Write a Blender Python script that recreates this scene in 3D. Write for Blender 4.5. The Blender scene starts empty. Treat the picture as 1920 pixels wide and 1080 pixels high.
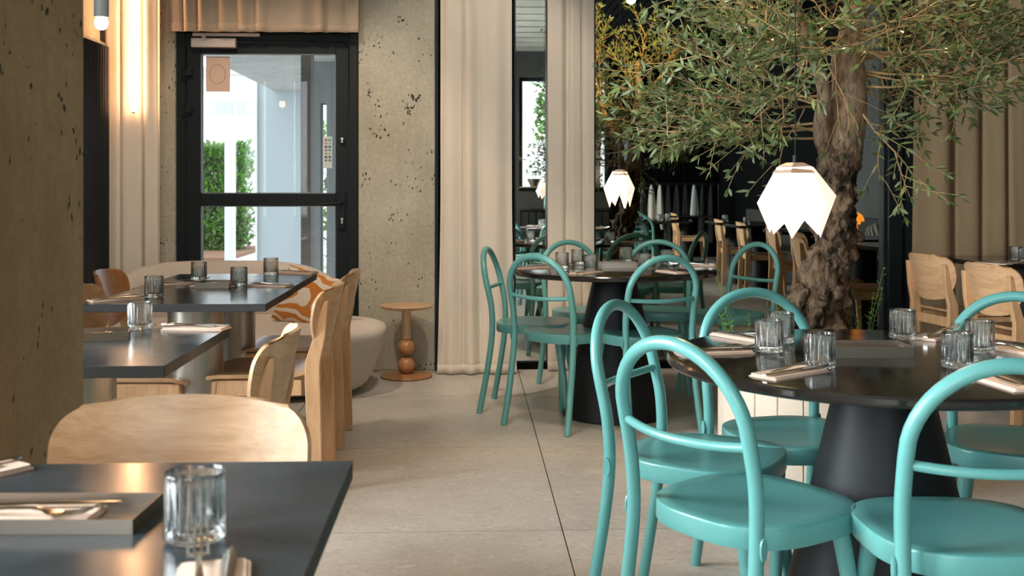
import bpy, math, random
from math import sin, cos, tan, atan, atan2, pi, radians, sqrt
from mathutils import Vector, Matrix, noise
S = bpy.context.scene
COL = S.collection
random.seed(7)
# ------------------------------------------------------------------ camera
H = 1.17
F = 2000.0
TH = atan(83.5 / F)
cd = bpy.data.cameras.new('camera'); cam = bpy.data.objects.new('camera', cd); COL.objects.link(cam)
cd.sensor_width = 36.0; cd.lens = 36.0 * F / 1920.0; cd.shift_y = -(540 - 351) / 1920.0
cam.location = (0, 0, H); cam.rotation_euler = (pi / 2, 0, -TH)
cd.dof.use_dof = True; cd.dof.focus_distance = 3.6; cd.dof.aperture_fstop = 7.0
cd.clip_start = 0.05; cd.clip_end = 200
S.camera = cam
# ------------------------------------------------------------------ world, lights, exposure
S.view_settings.view_transform = 'Standard'; S.view_settings.look = 'None'
S.view_settings.exposure = 0.22; S.view_settings.gamma = 1.0
S.view_settings.use_curve_mapping = False
w = bpy.data.worlds.new('world'); S.world = w; w.use_nodes = True
bg = w.node_tree.nodes['Background']
bg.inputs[0].default_value = (0.86, 0.94, 1.0, 1); bg.inputs[1].default_value = 2.4

def area(name, loc, rot, sx, sy, power, col):
    l = bpy.data.lights.new(name, 'AREA'); l.shape = 'RECTANGLE'; l.size = sx; l.size_y = sy
    l.energy = power; l.color = col
    o = bpy.data.objects.new(name, l); COL.objects.link(o); o.location = loc; o.rotation_euler = rot
    return o
def spot(name, loc, target, power, col, ang=60, blend=.5, size=.05):
    l = bpy.data.lights.new(name, 'SPOT'); l.energy = power; l.color = col; l.spot_size = radians(ang)
    l.spot_blend = blend; l.shadow_soft_size = size
    o = bpy.data.objects.new(name, l); COL.objects.link(o); o.location = loc
    d = Vector(target) - Vector(loc); o.rotation_euler = d.to_track_quat('-Z', 'Y').to_euler()
    return o
DAY = (0.90, 0.97, 1.0)
area('window_or_fill_daylight', (-2.62, 1.9, 1.75), (0, -pi / 2, 0), 2.3, 2.9, 520, DAY)
area('window_or_fill_daylight', (-2.62, -1.9, 1.75), (0, -pi / 2, 0), 2.3, 3.2, 430, DAY)
area('window_or_fill_daylight', (-1.1, -4.3, 1.9), (pi / 2, 0, 0), 2.3, 2.4, 110, DAY)  # soft fill through the unseen window added behind the camera
spot('ceiling_or_fill_spot', (1.5, 6.0, 3.2), (1.4, 4.2, 2.45), 900, (1.0, .70, .28), 34)
spot('ceiling_or_fill_spot', (.6, 2.0, 3.35), (1.3, 4.1, 1.5), 110, (1.0, .72, .42), 45)
spot('ceiling_or_fill_spot', (-.1, 3.4, 3.35), (.05, 3.9, 0), 110, (1.0, .62, .35), 38)
spot('ceiling_or_fill_spot', (1.9, 1.4, 3.35), (2.9, 6.6, 1.4), 45, (1.0, .68, .38), 50)
spot('ceiling_or_fill_spot', (-1.2, 4.5, 3.35), (-1.1, 6.5, .8), 130, (1.0, .80, .62), 60)  # added fill that lifts the sofa, in place of door light
spot('ceiling_or_fill_spot', (1.0, .6, 3.35), (-1.0, 2.1, 1.4), 18, (1.0, .66, .36), 60)  # unseen spot added to warm the side of the column
spot('ceiling_or_fill_spot', (.1, 4.7, 3.35), (.05, 6.75, 1.2), 90, (1.0, .84, .68), 55)  # unseen spot added to brighten the cream curtains from the front
spot('ceiling_or_fill_spot', (.2, 4.4, 3.35), (.7, 5.5, .5), 110, (1.0, .86, .70), 60, .8, .25)  # soft spot added to brighten the chairs at the far table
spot('ceiling_or_fill_spot', (3.0, 1.2, 3.35), (3.1, 1.2, 0), 25, (1.0, .72, .42), 80)

# ------------------------------------------------------------------ placing helpers
def CV(v, d):                       # right / forward of the camera station -> room coordinates
    return (v * cos(TH) + d * sin(TH), -v * sin(TH) + d * cos(TH))
def WD(px, d): return CV((px - 960) / F * d, d)
def WY(px, Y): return Y * tan(atan((px - 960) / F) + TH)
def TZ(px, py, z=.75): return WD(px, (H - z) * F / (py - 351))
def rot_to(fv, fd):                 # heading whose local +Y looks along (fv, fd)
    fx = fv * cos(TH) + fd * sin(TH); fy = -fv * sin(TH) + fd * cos(TH)
    return atan2(-fx, fy)

# ------------------------------------------------------------------ mesh builder
class MB:
    def __init__(s): s.v = []; s.f = []; s.mi = []; s.cur = 0
    def add(s, vs, fs, M=None):
        b = len(s.v)
        if M is not None: vs = [M @ Vector(p) for p in vs]
        s.v += [tuple(p) for p in vs]; s.f += [[b + i for i in f] for f in fs]; s.mi += [s.cur] * len(fs)
        return s
    def box(s, x0, x1, y0, y1, z0, z1, M=None):
        vs = [(x, y, z) for x in (x0, x1) for y in (y0, y1) for z in (z0, z1)]
        return s.add(vs, [(0, 1, 3, 2), (4, 6, 7, 5), (0, 4, 5, 1), (2, 3, 7, 6), (0, 2, 6, 4), (1, 5, 7, 3)], M)
    def tube(s, pts, rad, n=12, cap=True, flat=1.0, M=None):
        pts = [Vector(p) for p in pts]; k = len(pts)
        if not hasattr(rad, '__len__'): rad = [rad] * k
        vs = []; up = None
        for i, p in enumerate(pts):
            t = (pts[min(i + 1, k - 1)] - pts[max(i - 1, 0)])
            if t.length < 1e-9: t = Vector((0, 0, 1))
            t.normalize()
            if up is None:
                a = Vector((0, 0, 1)) if abs(t.z) < .9 else Vector((0, 1, 0))
                up = (a - t * a.dot(t)).normalized()
            else:
                up = up - t * up.dot(t)
                up.normalize()
            sd = t.cross(up)
            for j in range(n):
                a = 2 * pi * j / n
                vs.append(p + (up * cos(a) * flat + sd * sin(a)) * rad[i])
        fs = [(i * n + j, i * n + (j + 1) % n, (i + 1) * n + (j + 1) % n, (i + 1) * n + j) for i in range(k - 1) for j in range(n)]
        if cap: fs += [tuple(range(n))[::-1], tuple((k - 1) * n + j for j in range(n))]
        return s.add(vs, fs, M)
    def lathe(s, prof, n=32, M=None, fn=None):
        vs = []; fs = []; rings = []
        for (r, z) in prof:
            if r < 1e-6: rings.append([len(vs)]); vs.append((0, 0, z))
            else:
                rings.append(list(range(len(vs), len(vs) + n)))
                for j in range(n):
                    a = 2 * pi * j / n; rr = r if fn is None else fn(r, z, a)
                    vs.append((rr * cos(a), rr * sin(a), z))
        for a, b in zip(rings[:-1], rings[1:]):
            for j in range(n):
                k = (j + 1) % n
                if len(a) == 1 and len(b) == 1: continue
                if len(a) == 1: fs.append((a[0], b[k], b[j]))
                elif len(b) == 1: fs.append((a[j], a[k], b[0]))
                else: fs.append((a[j], a[k], b[k], b[j]))
        return s.add(vs, fs, M)
    def rings(s, rs, M=None, cap=True):       # list of equally long point rings
        n = len(rs[0]); vs = [p for r in rs for p in r]
        fs = [(i * n + j, i * n + (j + 1) % n, (i + 1) * n + (j + 1) % n, (i + 1) * n + j) for i in range(len(rs) - 1) for j in range(n)]
        if cap: fs += [tuple(range(n))[::-1], tuple((len(rs) - 1) * n + j for j in range(n))]
        return s.add(vs, fs, M)
    def grid(s, fn, nu, nv, M=None):          # open sheet fn(u,v)
        vs = [fn(i / nu, j / nv) for i in range(nu + 1) for j in range(nv + 1)]
        fs = [(i * (nv + 1) + j, (i + 1) * (nv + 1) + j, (i + 1) * (nv + 1) + j + 1, i * (nv + 1) + j + 1) for i in range(nu) for j in range(nv)]
        return s.add(vs, fs, M)
    def mesh(s, name, mats, smooth=True, ang=40):
        m = bpy.data.meshes.new(name); m.from_pydata(s.v, [], s.f); m.update()
        if not isinstance(mats, (list, tuple)): mats = [mats]
        for t in mats: m.materials.append(t)
        if len(mats) > 1:
            for p, i in zip(m.polygons, s.mi): p.material_index = i
        if smooth:
            m.shade_smooth(); m.set_sharp_from_angle(angle=radians(ang))
        return m
    def obj(s, name, mats, parent=None, loc=None, rz=None, smooth=True, ang=40, bevel=0, solid=0, kind=None):
        o = bpy.data.objects.new(name, s.mesh(name, mats, smooth, ang)); COL.objects.link(o)
        if parent is not None: o.parent = parent
        if loc is not None: o.location = loc
        if rz is not None: o.rotation_euler = (0, 0, rz)
        if solid:
            d = o.modifiers.new('solid', 'SOLIDIFY'); d.thickness = solid; d.offset = 0
        if bevel:
            d = o.modifiers.new('bevel', 'BEVEL'); d.width = bevel; d.segments = 2; d.limit_method = 'ANGLE'; d.angle_limit = radians(40)
        if kind: o['kind'] = kind
        return o
def bx(x0, x1, y0, y1, z0, z1): return MB().box(x0, x1, y0, y1, z0, z1)
def tag(o, label, cat, group=None, kind=None):
    o['label'] = label; o['category'] = cat
    if group: o['group'] = group
    if kind: o['kind'] = kind
    return o
def thing(name, label, cat, loc=(0, 0, 0), rz=0, group=None):
    o = bpy.data.objects.new(name, None); COL.objects.link(o); o.empty_display_size = .1
    o.location = loc; o.rotation_euler = (0, 0, rz)
    return tag(o, label, cat, group)
def dup(root, loc, rz, label, group=None):
    r = root.copy(); COL.objects.link(r); r.location = loc; r.rotation_euler = (0, 0, rz); r['label'] = label
    if group: r['group'] = group
    for ch in list(root.children):
        c = ch.copy(); COL.objects.link(c); c.parent = r
        for g in list(ch.children):
            d = g.copy(); COL.objects.link(d); d.parent = c
    return r
def shift(o, loc, rz, label, group=None):
    o.location = loc; o.rotation_euler = (0, 0, rz); o['label'] = label
    if group: o['group'] = group
    return o
def rounded_rect(w, d, r, n=5, x=0, y=0):
    pts = []
    for (cx, cy, a0) in ((w / 2 - r, d / 2 - r, 0), (-w / 2 + r, d / 2 - r, pi / 2), (-w / 2 + r, -d / 2 + r, pi), (w / 2 - r, -d / 2 + r, 1.5 * pi)):
        for i in range(n + 1):
            a = a0 + pi / 2 * i / n; pts.append((x + cx + r * cos(a), y + cy + r * sin(a)))
    return pts
def catmull(P, k=6):
    P = [Vector(p) for p in P]; out = []
    for i in range(len(P) - 1):
        p0 = P[max(i - 1, 0)]; p1 = P[i]; p2 = P[i + 1]; p3 = P[min(i + 2, len(P) - 1)]
        for j in range(k):
            t = j / k
            out.append(.5 * ((2 * p1) + (p2 - p0) * t + (2 * p0 - 5 * p1 + 4 * p2 - p3) * t * t + (-p0 + 3 * p1 - 3 * p2 + p3) * t ** 3))
    out.append(P[-1]); return out

# ------------------------------------------------------------------ materials
class NT:
    def __init__(s, name):
        s.m = bpy.data.materials.new(name); s.m.use_nodes = True; s.t = s.m.node_tree
        s.b = s.t.nodes['Principled BSDF']; s.out = s.t.nodes['Material Output']
    def n(s, typ, **kw):
        x = s.t.nodes.new(typ)
        for k, v in kw.items():
            if k.startswith('i_'): x.inputs[k[2:].replace('_', ' ')].default_value = v
            else: setattr(x, k, v)
        return x
    def l(s, a, b): s.t.links.new(a, b)
    def coord(s, scale=(1, 1, 1), kind='Object'):
        if kind == 'World': o = s.n('ShaderNodeNewGeometry').outputs['Position']
        else: o = s.n('ShaderNodeTexCoord').outputs[kind]
        mp = s.n('ShaderNodeMapping'); mp.inputs['Scale'].default_value = scale; s.l(o, mp.inputs[0]); return mp.outputs[0]
    def noise(s, co, scale, detail=4, rough=.5, dist=0):
        x = s.n('ShaderNodeTexNoise'); x.inputs['Scale'].default_value = scale; x.inputs['Detail'].default_value = detail
        x.inputs['Roughness'].default_value = rough; x.inputs['Distortion'].default_value = dist
        s.l(co, x.inputs['Vector']); return x.outputs['Fac']
    def ramp(s, fac, stops):
        r = s.n('ShaderNodeValToRGB'); e = r.color_ramp.elements
        while len(e) < len(stops): e.new(.5)
        for i, (p, c) in enumerate(stops):
            e[i].position = p; e[i].color = (c, c, c, 1) if not hasattr(c, '__len__') else (*c, 1)
        s.l(fac, r.inputs[0]); return r.outputs[0]
    def mix(s, fac, a, b, blend='MIX'):
        x = s.n('ShaderNodeMix', data_type='RGBA', blend_type=blend)
        if hasattr(fac, 'is_linked'): s.l(fac, x.inputs[0])
        else: x.inputs[0].default_value = fac
        for k, q in ((6, a), (7, b)):
            if hasattr(q, 'is_linked'): s.l(q, x.inputs[k])
            else: x.inputs[k].default_value = (*q, 1)
        return x.outputs[2]
    def bump(s, h, strength=.3, dist=.01):
        x = s.n('ShaderNodeBump'); x.inputs['Strength'].default_value = strength; x.inputs['Distance'].default_value = dist
        s.l(h, x.inputs['Height']); s.l(x.outputs[0], s.b.inputs['Normal'])
    def base(s, c=None, rough=None, metal=None, spec=None):
        if c is not None:
            if hasattr(c, 'is_linked'): s.l(c, s.b.inputs['Base Color'])
            else: s.b.inputs['Base Color'].default_value = (*c, 1)
        if rough is not None:
            if hasattr(rough, 'is_linked'): s.l(rough, s.b.inputs['Roughness'])
            else: s.b.inputs['Roughness'].default_value = rough
        if metal is not None: s.b.inputs['Metallic'].default_value = metal
        if spec is not None: s.b.inputs['Specular IOR Level'].default_value = spec
        return s
def plain(name, c, rough=.5, metal=0, spec=.5): return NT(name).base(c, rough, metal, spec).m
def concrete(name, c1, c2, pit=True, sc=1.0):
    t = NT(name); co = t.coord((1, 1, 1), 'World')
    a = t.noise(co, 1.6 * sc, 6, .6); b = t.noise(co, 45 * sc, 3, .6)
    col = t.mix(t.ramp(a, [(.3, 0), (.7, 1)]), c1, c2)
    col = t.mix(.22, col, t.ramp(b, [(.3, .25), (.7, .8)]), 'OVERLAY')
    st = t.noise(t.coord((2.2, 2.2, .35), 'World'), 2.2, 4, .6)
    col = t.mix(t.ramp(st, [(.48, 0), (.75, .45)]), col, tuple(x * .62 for x in c1))
    if pit:
        cp = t.coord((1.25, 1.25, .8), 'World')
        nz = t.n('ShaderNodeTexNoise'); nz.inputs['Scale'].default_value = 30; nz.inputs['Detail'].default_value = 2
        t.l(cp, nz.inputs['Vector'])
        mx = t.n('ShaderNodeVectorMath', operation='MULTIPLY_ADD'); t.l(nz.outputs['Color'], mx.inputs[0])
        mx.inputs[1].default_value = (.035, .035, .035); t.l(cp, mx.inputs[2])
        v = t.n('ShaderNodeTexVoronoi'); v.inputs['Scale'].default_value = 36; t.l(mx.outputs[0], v.inputs['Vector'])
        msk = t.noise(co, 9, 2, .5)
        sz = t.n('ShaderNodeMapRange'); sz.inputs[1].default_value = .42; sz.inputs[2].default_value = .75; sz.inputs[3].default_value = 0.0; sz.inputs[4].default_value = .38
        t.l(msk, sz.inputs[0])
        lt = t.n('ShaderNodeMath', operation='SUBTRACT'); t.l(sz.outputs[0], lt.inputs[0]); t.l(v.outputs['Distance'], lt.inputs[1])
        p = t.ramp(lt.outputs[0], [(0.0, 0), (.05, 1)])
        col = t.mix(p, col, (.035, .028, .02))
        t.bump(t.mix(.85, b, t.ramp(lt.outputs[0], [(0, 1), (.05, 0)])), .5, .006)
    else: t.bump(b, .2, .004)
    t.base(col, .75); return t.m
def wood(name, c1, c2, rough=.42, axis='z', sc=1.0):
    s3 = {'x': (2, 22, 22), 'y': (22, 2, 22), 'z': (22, 22, 2)}[axis]
    t = NT(name); co = t.coord(tuple(q * sc for q in s3))
    a = t.noise(co, 1.5, 6, .62, 1.2); b = t.noise(co, 9, 3, .6)
    col = t.mix(t.ramp(a, [(.32, 0), (.66, 1)]), c1, c2)
    col = t.mix(.25, col, t.ramp(b, [(.3, .3), (.7, .7)]), 'OVERLAY')
    t.base(col, rough); t.bump(b, .08, .002); return t.m
def cloth(name, c, trans=.0, var=.06, weave=900, rough=.9):
    t = NT(name); co = t.coord((1, 1, 1))
    a = t.noise(co, 5, 4, .6); wv = t.noise(t.coord((1, 1, 1)), weave, 1, .5)
    w2 = t.noise(t.coord((1, 1, .05)), 160, 2, .6)
    col = t.mix(a, tuple(x * (1 - var) for x in c), tuple(min(1, x * (1 + var)) for x in c))
    col = t.mix(.18, col, t.ramp(w2, [(.3, .3), (.7, .7)]), 'OVERLAY')
    t.base(col, rough, spec=.15); t.bump(wv, .25, .0015)
    if trans:
        tr = t.n('ShaderNodeBsdfTranslucent'); t.l(col, tr.inputs[0])
        ms = t.n('ShaderNodeMixShader'); ms.inputs[0].default_value = trans
        t.l(t.b.outputs[0], ms.inputs[1]); t.l(tr.outputs[0], ms.inputs[2]); t.l(ms.outputs[0], t.out.inputs[0])
    return t.m
def emit(name, c, st):
    t = NT(name); e = t.n('ShaderNodeEmission'); e.inputs[0].default_value = (*c, 1); e.inputs[1].default_value = st
    t.l(e.outputs[0], t.out.inputs[0]); return t.m
def pane_mat(name, tint=(1, 1, 1)):
    t = NT(name); tr = t.n('ShaderNodeBsdfTransparent'); tr.inputs[0].default_value = (*tint, 1)
    g = t.n('ShaderNodeBsdfGlossy'); g.inputs['Roughness'].default_value = 0.0
    fr = t.n('ShaderNodeFresnel'); fr.inputs[0].default_value = 1.5
    ms = t.n('ShaderNodeMixShader'); t.l(fr.outputs[0], ms.inputs[0]); t.l(tr.outputs[0], ms.inputs[1]); t.l(g.outputs[0], ms.inputs[2])
    t.l(ms.outputs[0], t.out.inputs[0]); return t.m

M_conc = concrete('concrete_wall', (.40, .365, .275), (.54, .51, .41))
M_conc_brown = concrete('concrete_column', (.29, .19, .10), (.42, .305, .175))
M_conc_dark = concrete('concrete_dark', (.028, .030, .026), (.048, .050, .045), False)
M_black_wall = plain('black_panel', (.004, .004, .0045), .9, 0, .05)
M_frame = plain('anthracite_metal', (.008, .013, .015), .5, 0.0, .25)
M_pane = pane_mat('window_glass')
M_oak = wood('ash_wood', (.62, .35, .17), (.77, .48, .26), .40, 'z')
M_oakx = wood('ash_ply', (.60, .34, .165), (.79, .50, .28), .36, 'x', .8)
M_oakseat = wood('ash_seat', (.46, .25, .12), (.60, .36, .19), .28, 'y', .8)
M_ply_shaded = wood('ash_ply_shaded', (.44, .17, .055), (.56, .25, .09), .36, 'x', .8)  # the same ash ply with shade darkened into its colour
M_ball = wood('oiled_wood', (.33, .15, .06), (.46, .23, .10), .35, 'z', .6)
M_sidewood = wood('side_table_wood', (.58, .36, .20), (.70, .47, .28), .4, 'x', .5)
def teal_mat():
    t = NT('teal_lacquer'); a = t.noise(t.coord(), 3, 3, .5)
    t.base(t.mix(a, (.118, .375, .355), (.145, .42, .40)), .33, 0, .5)
    t.b.inputs['Coat Weight'].default_value = .25; t.b.inputs['Coat Roughness'].default_value = .25; return t.m
M_teal = teal_mat()
def stone_mat(name, c, r0, r1):
    t = NT(name); co = t.coord((1, 1, 1), 'World'); a = t.noise(co, 5, 6, .65, .6); b = t.noise(co, 260, 2, .6)
    col = t.mix(t.ramp(a, [(.3, 0), (.72, 1)]), c, tuple(x * 1.9 for x in c))
    col = t.mix(t.ramp(b, [(.66, 0), (.74, .25)]), col, (.12, .12, .11))
    t.base(col, t.ramp(a, [(.3, r0), (.7, r1)]), spec=.6); return t.m
M_stone = stone_mat('black_stone', (.012, .010, .009), .09, .16)
M_stone_left = stone_mat('slate_reflect_blue', (.026, .034, .039), .13, .22)  # bluish lift painted in for daylight reflected off the tops
M_stone_edge = stone_mat('stone_edge', (.010, .011, .011), .6, .75)
M_cone = (lambda t: t.base(t.mix(t.ramp(t.noise(t.coord(), 4, 5, .6), [(.4, 0), (.75, 1)]), (.004, .0055, .007), (.016, .020, .024)), .5, spec=.3).m)(NT('black_concrete'))
def steel_mat(name, c, rough, metal=1):
    t = NT(name); a = t.noise(t.coord((1, 1, 1)), 6, 6, .65, .5); b = t.noise(t.coord((40, 40, 1)), 5, 3, .6)
    col = t.mix(a, tuple(x * .72 for x in c), c); t.base(t.mix(.25, col, t.ramp(b, [(.3, .3), (.7, .7)]), 'OVERLAY'), rough, metal); return t.m
M_drum = steel_mat('rolled_steel', (.50, .47, .41), .38, .8)
M_steel = plain('polished_steel', (.72, .68, .62), .16, 1)
M_tray = plain('brushed_tray_steel', (.36, .31, .26), .36, 1)
M_cream = cloth('linen_curtain', (.92, .84, .73), .25, .05)
M_cream2 = cloth('sheer_valance', (.88, .76, .62), .5, .04)
M_curtain_shaded = cloth('shaded_curtain', (.36, .26, .155), .1, .05)  # curtain linen browned to paint in shade and warm light
M_boucle = (lambda t: (t.base(t.mix(t.noise(t.coord(), 60, 3, .6), (.60, .53, .46), (.72, .65, .58)), .95, spec=.1), t.bump(t.noise(t.coord(), 140, 2, .6), .6, .004), t.m)[-1])(NT('boucle_cloth'))
M_napkin = cloth('cream_napkin', (.74, .56, .45), 0, .05)
M_white_lin = cloth('white_linen', (.62, .62, .60), 0, .05)
M_grey_lin = cloth('grey_linen', (.03, .03, .03), 0, .05)
M_radiator = plain('radiator_black', (.010, .014, .018), .45)
def mirror_mat(name, c):
    t = NT(name); t.base(c, 0.0, 1.0); return t.m
M_mirror = mirror_mat('mirror_glass', (.74, .77, .73))
M_mirror_dark = mirror_mat('smoked_mirror_glass', (.52, .54, .50))
def glass_mat():
    t = NT('tumbler_glass'); t.base((1, 1, 1), 0.01); t.b.inputs['Transmission Weight'].default_value = 1; t.b.inputs['IOR'].default_value = 1.42
    tr = t.n('ShaderNodeBsdfTransparent'); tr.inputs[0].default_value = (.97, 1, .99, 1)
    gl = t.n('ShaderNodeBsdfGlossy'); gl.inputs['Roughness'].default_value = .04; fr = t.n('ShaderNodeFresnel'); fr.inputs[0].default_value = 1.5
    m1 = t.n('ShaderNodeMixShader'); t.l(fr.outputs[0], m1.inputs[0]); t.l(tr.outputs[0], m1.inputs[1]); t.l(gl.outputs[0], m1.inputs[2])
    df = t.n('ShaderNodeBsdfDiffuse'); df.inputs[0].default_value = (.9, .95, .95, 1)
    m2 = t.n('ShaderNodeMixShader'); m2.inputs[0].default_value = .02; t.l(m1.outputs[0], m2.inputs[1]); t.l(df.outputs[0], m2.inputs[2])
    ms = t.n('ShaderNodeMixShader'); ms.inputs[0].default_value = .5
    t.l(t.b.outputs[0], ms.inputs[1]); t.l(m2.outputs[0], ms.inputs[2]); t.l(ms.outputs[0], t.out.inputs[0]); return t.m
M_glass = glass_mat()
def cushion_mat():
    t = NT('orange_swirl_cloth'); co = t.coord((1, 1, 1))
    wv = t.n('ShaderNodeTexWave'); wv.wave_type = 'RINGS'; wv.inputs['Scale'].default_value = 8.5; wv.inputs['Distortion'].default_value = 6.5; wv.inputs['Detail'].default_value = .6
    wv.inputs['Detail Scale'].default_value = 1.1; t.l(co, wv.inputs['Vector'])
    t.base(t.ramp(wv.outputs['Fac'], [(.44, (.70, .62, .52)), (.47, (.52, .20, .045))]), .9, spec=.1)
    t.bump(t.noise(co, 300, 1), .2, .002); return t.m
M_cushion = cushion_mat()
def bark_mat():
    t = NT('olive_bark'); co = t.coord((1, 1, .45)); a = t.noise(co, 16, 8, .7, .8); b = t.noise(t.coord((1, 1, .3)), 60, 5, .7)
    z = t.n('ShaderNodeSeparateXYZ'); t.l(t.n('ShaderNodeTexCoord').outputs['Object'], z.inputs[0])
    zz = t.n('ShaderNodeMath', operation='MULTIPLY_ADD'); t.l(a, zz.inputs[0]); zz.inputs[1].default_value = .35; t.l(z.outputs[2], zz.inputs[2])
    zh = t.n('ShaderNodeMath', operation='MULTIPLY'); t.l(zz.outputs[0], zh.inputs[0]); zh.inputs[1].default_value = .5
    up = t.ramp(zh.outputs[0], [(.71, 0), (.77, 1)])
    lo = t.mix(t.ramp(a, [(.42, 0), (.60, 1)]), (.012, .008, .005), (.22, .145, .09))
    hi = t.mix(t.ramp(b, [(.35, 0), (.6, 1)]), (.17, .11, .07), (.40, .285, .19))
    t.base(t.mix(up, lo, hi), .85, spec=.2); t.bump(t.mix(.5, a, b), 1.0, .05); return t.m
M_bark = bark_mat()
M_twig = plain('olive_twig', (.36, .245, .12), .7, 0, .2)
def leaf_mat(name, c1, c2, tr=.25):
    t = NT(name); a = t.noise(t.coord((1, 1, 1), 'World'), 9, 2, .5); g = t.n('ShaderNodeNewGeometry')
    col = t.mix(t.ramp(a, [(.35, 0), (.65, 1)]), c1, c2); col = t.mix(g.outputs['Backfacing'], col, (.15, .19, .095))
    t.base(col, .45, spec=.4)
    q = t.n('ShaderNodeBsdfTranslucent'); t.l(col, q.inputs[0]); ms = t.n('ShaderNodeMixShader'); ms.inputs[0].default_value = tr
    t.l(t.b.outputs[0], ms.inputs[1]); t.l(q.outputs[0], ms.inputs[2]); t.l(ms.outputs[0], t.out.inputs[0]); return t.m
M_leaf = leaf_mat('olive_leaf', (.034, .070, .020), (.20, .25, .085))
M_leaf2 = leaf_mat('bright_leaf', (.06, .20, .03), (.14, .30, .06), .35)
M_hedge = leaf_mat('hedge_leaf', (.10, .34, .04), (.26, .55, .12), .35)
M_soil = plain('planter_soil', (.02, .014, .01), .95)
M_planter = (lambda t: (t.base(t.mix(t.noise(t.coord((1, 1, 8)), 9, 4, .6), (.66, .56, .45), (.74, .64, .53)), .7), t.m)[-1])(NT('planter_white_wood'))
def tile_mat():
    t = NT('floor_tile'); co = t.coord((1, 1, 1), 'World'); a = t.noise(co, 1.7, 6, .62, .4); b = t.noise(t.coord((1, 2.2, 1), 'World'), 26, 6, .7, 1.5); c = t.noise(co, 150, 2, .6)
    oi = t.n('ShaderNodeObjectInfo')
    col = t.mix(t.ramp(a, [(.3, 0), (.7, 1)]), (.43, .40, .355), (.64, .605, .555))
    col = t.mix(t.ramp(b, [(.55, 0), (.66, .75)]), col, (.30, .265, .225))
    col = t.mix(t.ramp(b, [(.33, .7), (.44, 0)]), col, (.78, .74, .68))
    col = t.mix(.3, col, t.ramp(c, [(.3, .35), (.7, .65)]), 'OVERLAY')
    rr = t.n('ShaderNodeMapRange'); rr.inputs[3].default_value = .42; rr.inputs[4].default_value = .58; t.l(oi.outputs['Random'], rr.inputs[0])
    col = t.mix(.3, col, rr.outputs[0], 'OVERLAY')
    t.base(col, t.ramp(a, [(.3, .30), (.7, .46)]), spec=.45); t.bump(c, .06, .002); return t.m
M_tile = tile_mat()
M_grout = plain('dark_grout', (.035, .03, .026), .9)
M_ceil = concrete('board_marked_ceiling', (.26, .25, .21), (.36, .35, .30), False)

# ================================================================== SETTING
def struct(name, mb, mat, parent=None, label=None, **kw):
    o = mb.obj(name, mat, parent, **kw)
    if parent is None: o['kind'] = 'structure'; o['label'] = label or name.replace('_', ' '); o['category'] = name.split('_')[0]
    return o
YW = 6.87
XL, XR, YB, ZC = -2.28, 4.25, -4.0, 3.45
fl = struct('floor', bx(XL - .05, XR + .05, YB - .05, YW + .4, -.12, -.008), M_grout, label='floor of large grey speckled stone tiles with dark joints')
PX, PY = 1.2, 1.172
xs0 = .324; ys0 = 3.63
for i in range(-4, 5):
    for j in range(-8, 5):
        x0 = max(xs0 + i * PX + .0022, XL); x1 = min(xs0 + (i + 1) * PX - .0022, XR)
        y0 = max(ys0 + j * PY + .0026, YB); y1 = min(ys0 + (j + 1) * PY - .0026, YW + .1)
        if x1 - x0 < .02 or y1 - y0 < .02: continue
        bx(x0, x1, y0, y1, -.02, 0).obj('tile', M_tile, fl, smooth=False)
# concrete column close on the left
cx = -.812
mb = bx(-1.35, cx, 1.76, 2.30, 0, ZC)
struct('wall_column', mb, M_conc_brown, label='brown pitted concrete column in the left foreground', bevel=.008)
# left wall with two big windows
wl = MB(); wl.box(XL - .2, XL, YB, -3.6, 0, ZC); wl.box(XL - .2, XL, -.3, .4, 0, ZC); wl.box(XL - .2, XL, 3.4, YW + .3, 0, ZC)
wl.box(XL - .2, XL, -3.6, -.3, 0, .5); wl.box(XL - .2, XL, .4, 3.4, 0, .5); wl.box(XL - .2, XL, -3.6, -.3, 3.0, ZC); wl.box(XL - .2, XL, .4, 3.4, 3.0, ZC)
struct('wall_left', wl, M_conc, label='concrete wall on the left with tall windows')
def window(n, x0, x1, y0, y1, z0, z1, label, mull=2):
    e = bpy.data.objects.new('window_%d' % n, None); COL.objects.link(e); e['kind'] = 'structure'; e['label'] = label; e['category'] = 'window'
    alongx = (x1 - x0) > (y1 - y0); f = MB(); t = .06
    L0, L1 = (x0, x1) if alongx else (y0, y1)
    def b(a0, a1, c0, c1):
        if alongx: f.box(a0, a1, y0, y1, c0, c1)
        else: f.box(x0, x1, a0, a1, c0, c1)
    b(L0, L1, z0, z0 + t); b(L0, L1, z1 - t, z1); b(L0, L0 + t, z0 + t, z1 - t); b(L1 - t, L1, z0 + t, z1 - t)
    for k in range(1, mull):
        q = L0 + (L1 - L0) * k / mull; b(q - t / 2, q + t / 2, z0 + t, z1 - t)
    f.obj('window_frame', M_frame, e, smooth=False)
    for k in range(mull):
        a = L0 + (L1 - L0) * k / mull + t / 2; c = L0 + (L1 - L0) * (k + 1) / mull - t / 2; g = MB()
        m = .5 * ((y0 + y1) if alongx else (x0 + x1))
        if alongx: g.box(a, c, m - .004, m + .004, z0 + t / 2, z1 - t / 2)
        else: g.box(m - .004, m + .004, a, c, z0 + t / 2, z1 - t / 2)
        g.obj('pane', M_pane, e, smooth=False)
    return e
window(1, XL - .16, XL - .08, .4, 3.4, .5, 3.0, 'tall window in the left wall behind the column', 3)
window(2, XL - .16, XL - .08, -3.6, -.3, .5, 3.0, 'tall window in the left wall near the back', 3)
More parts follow.
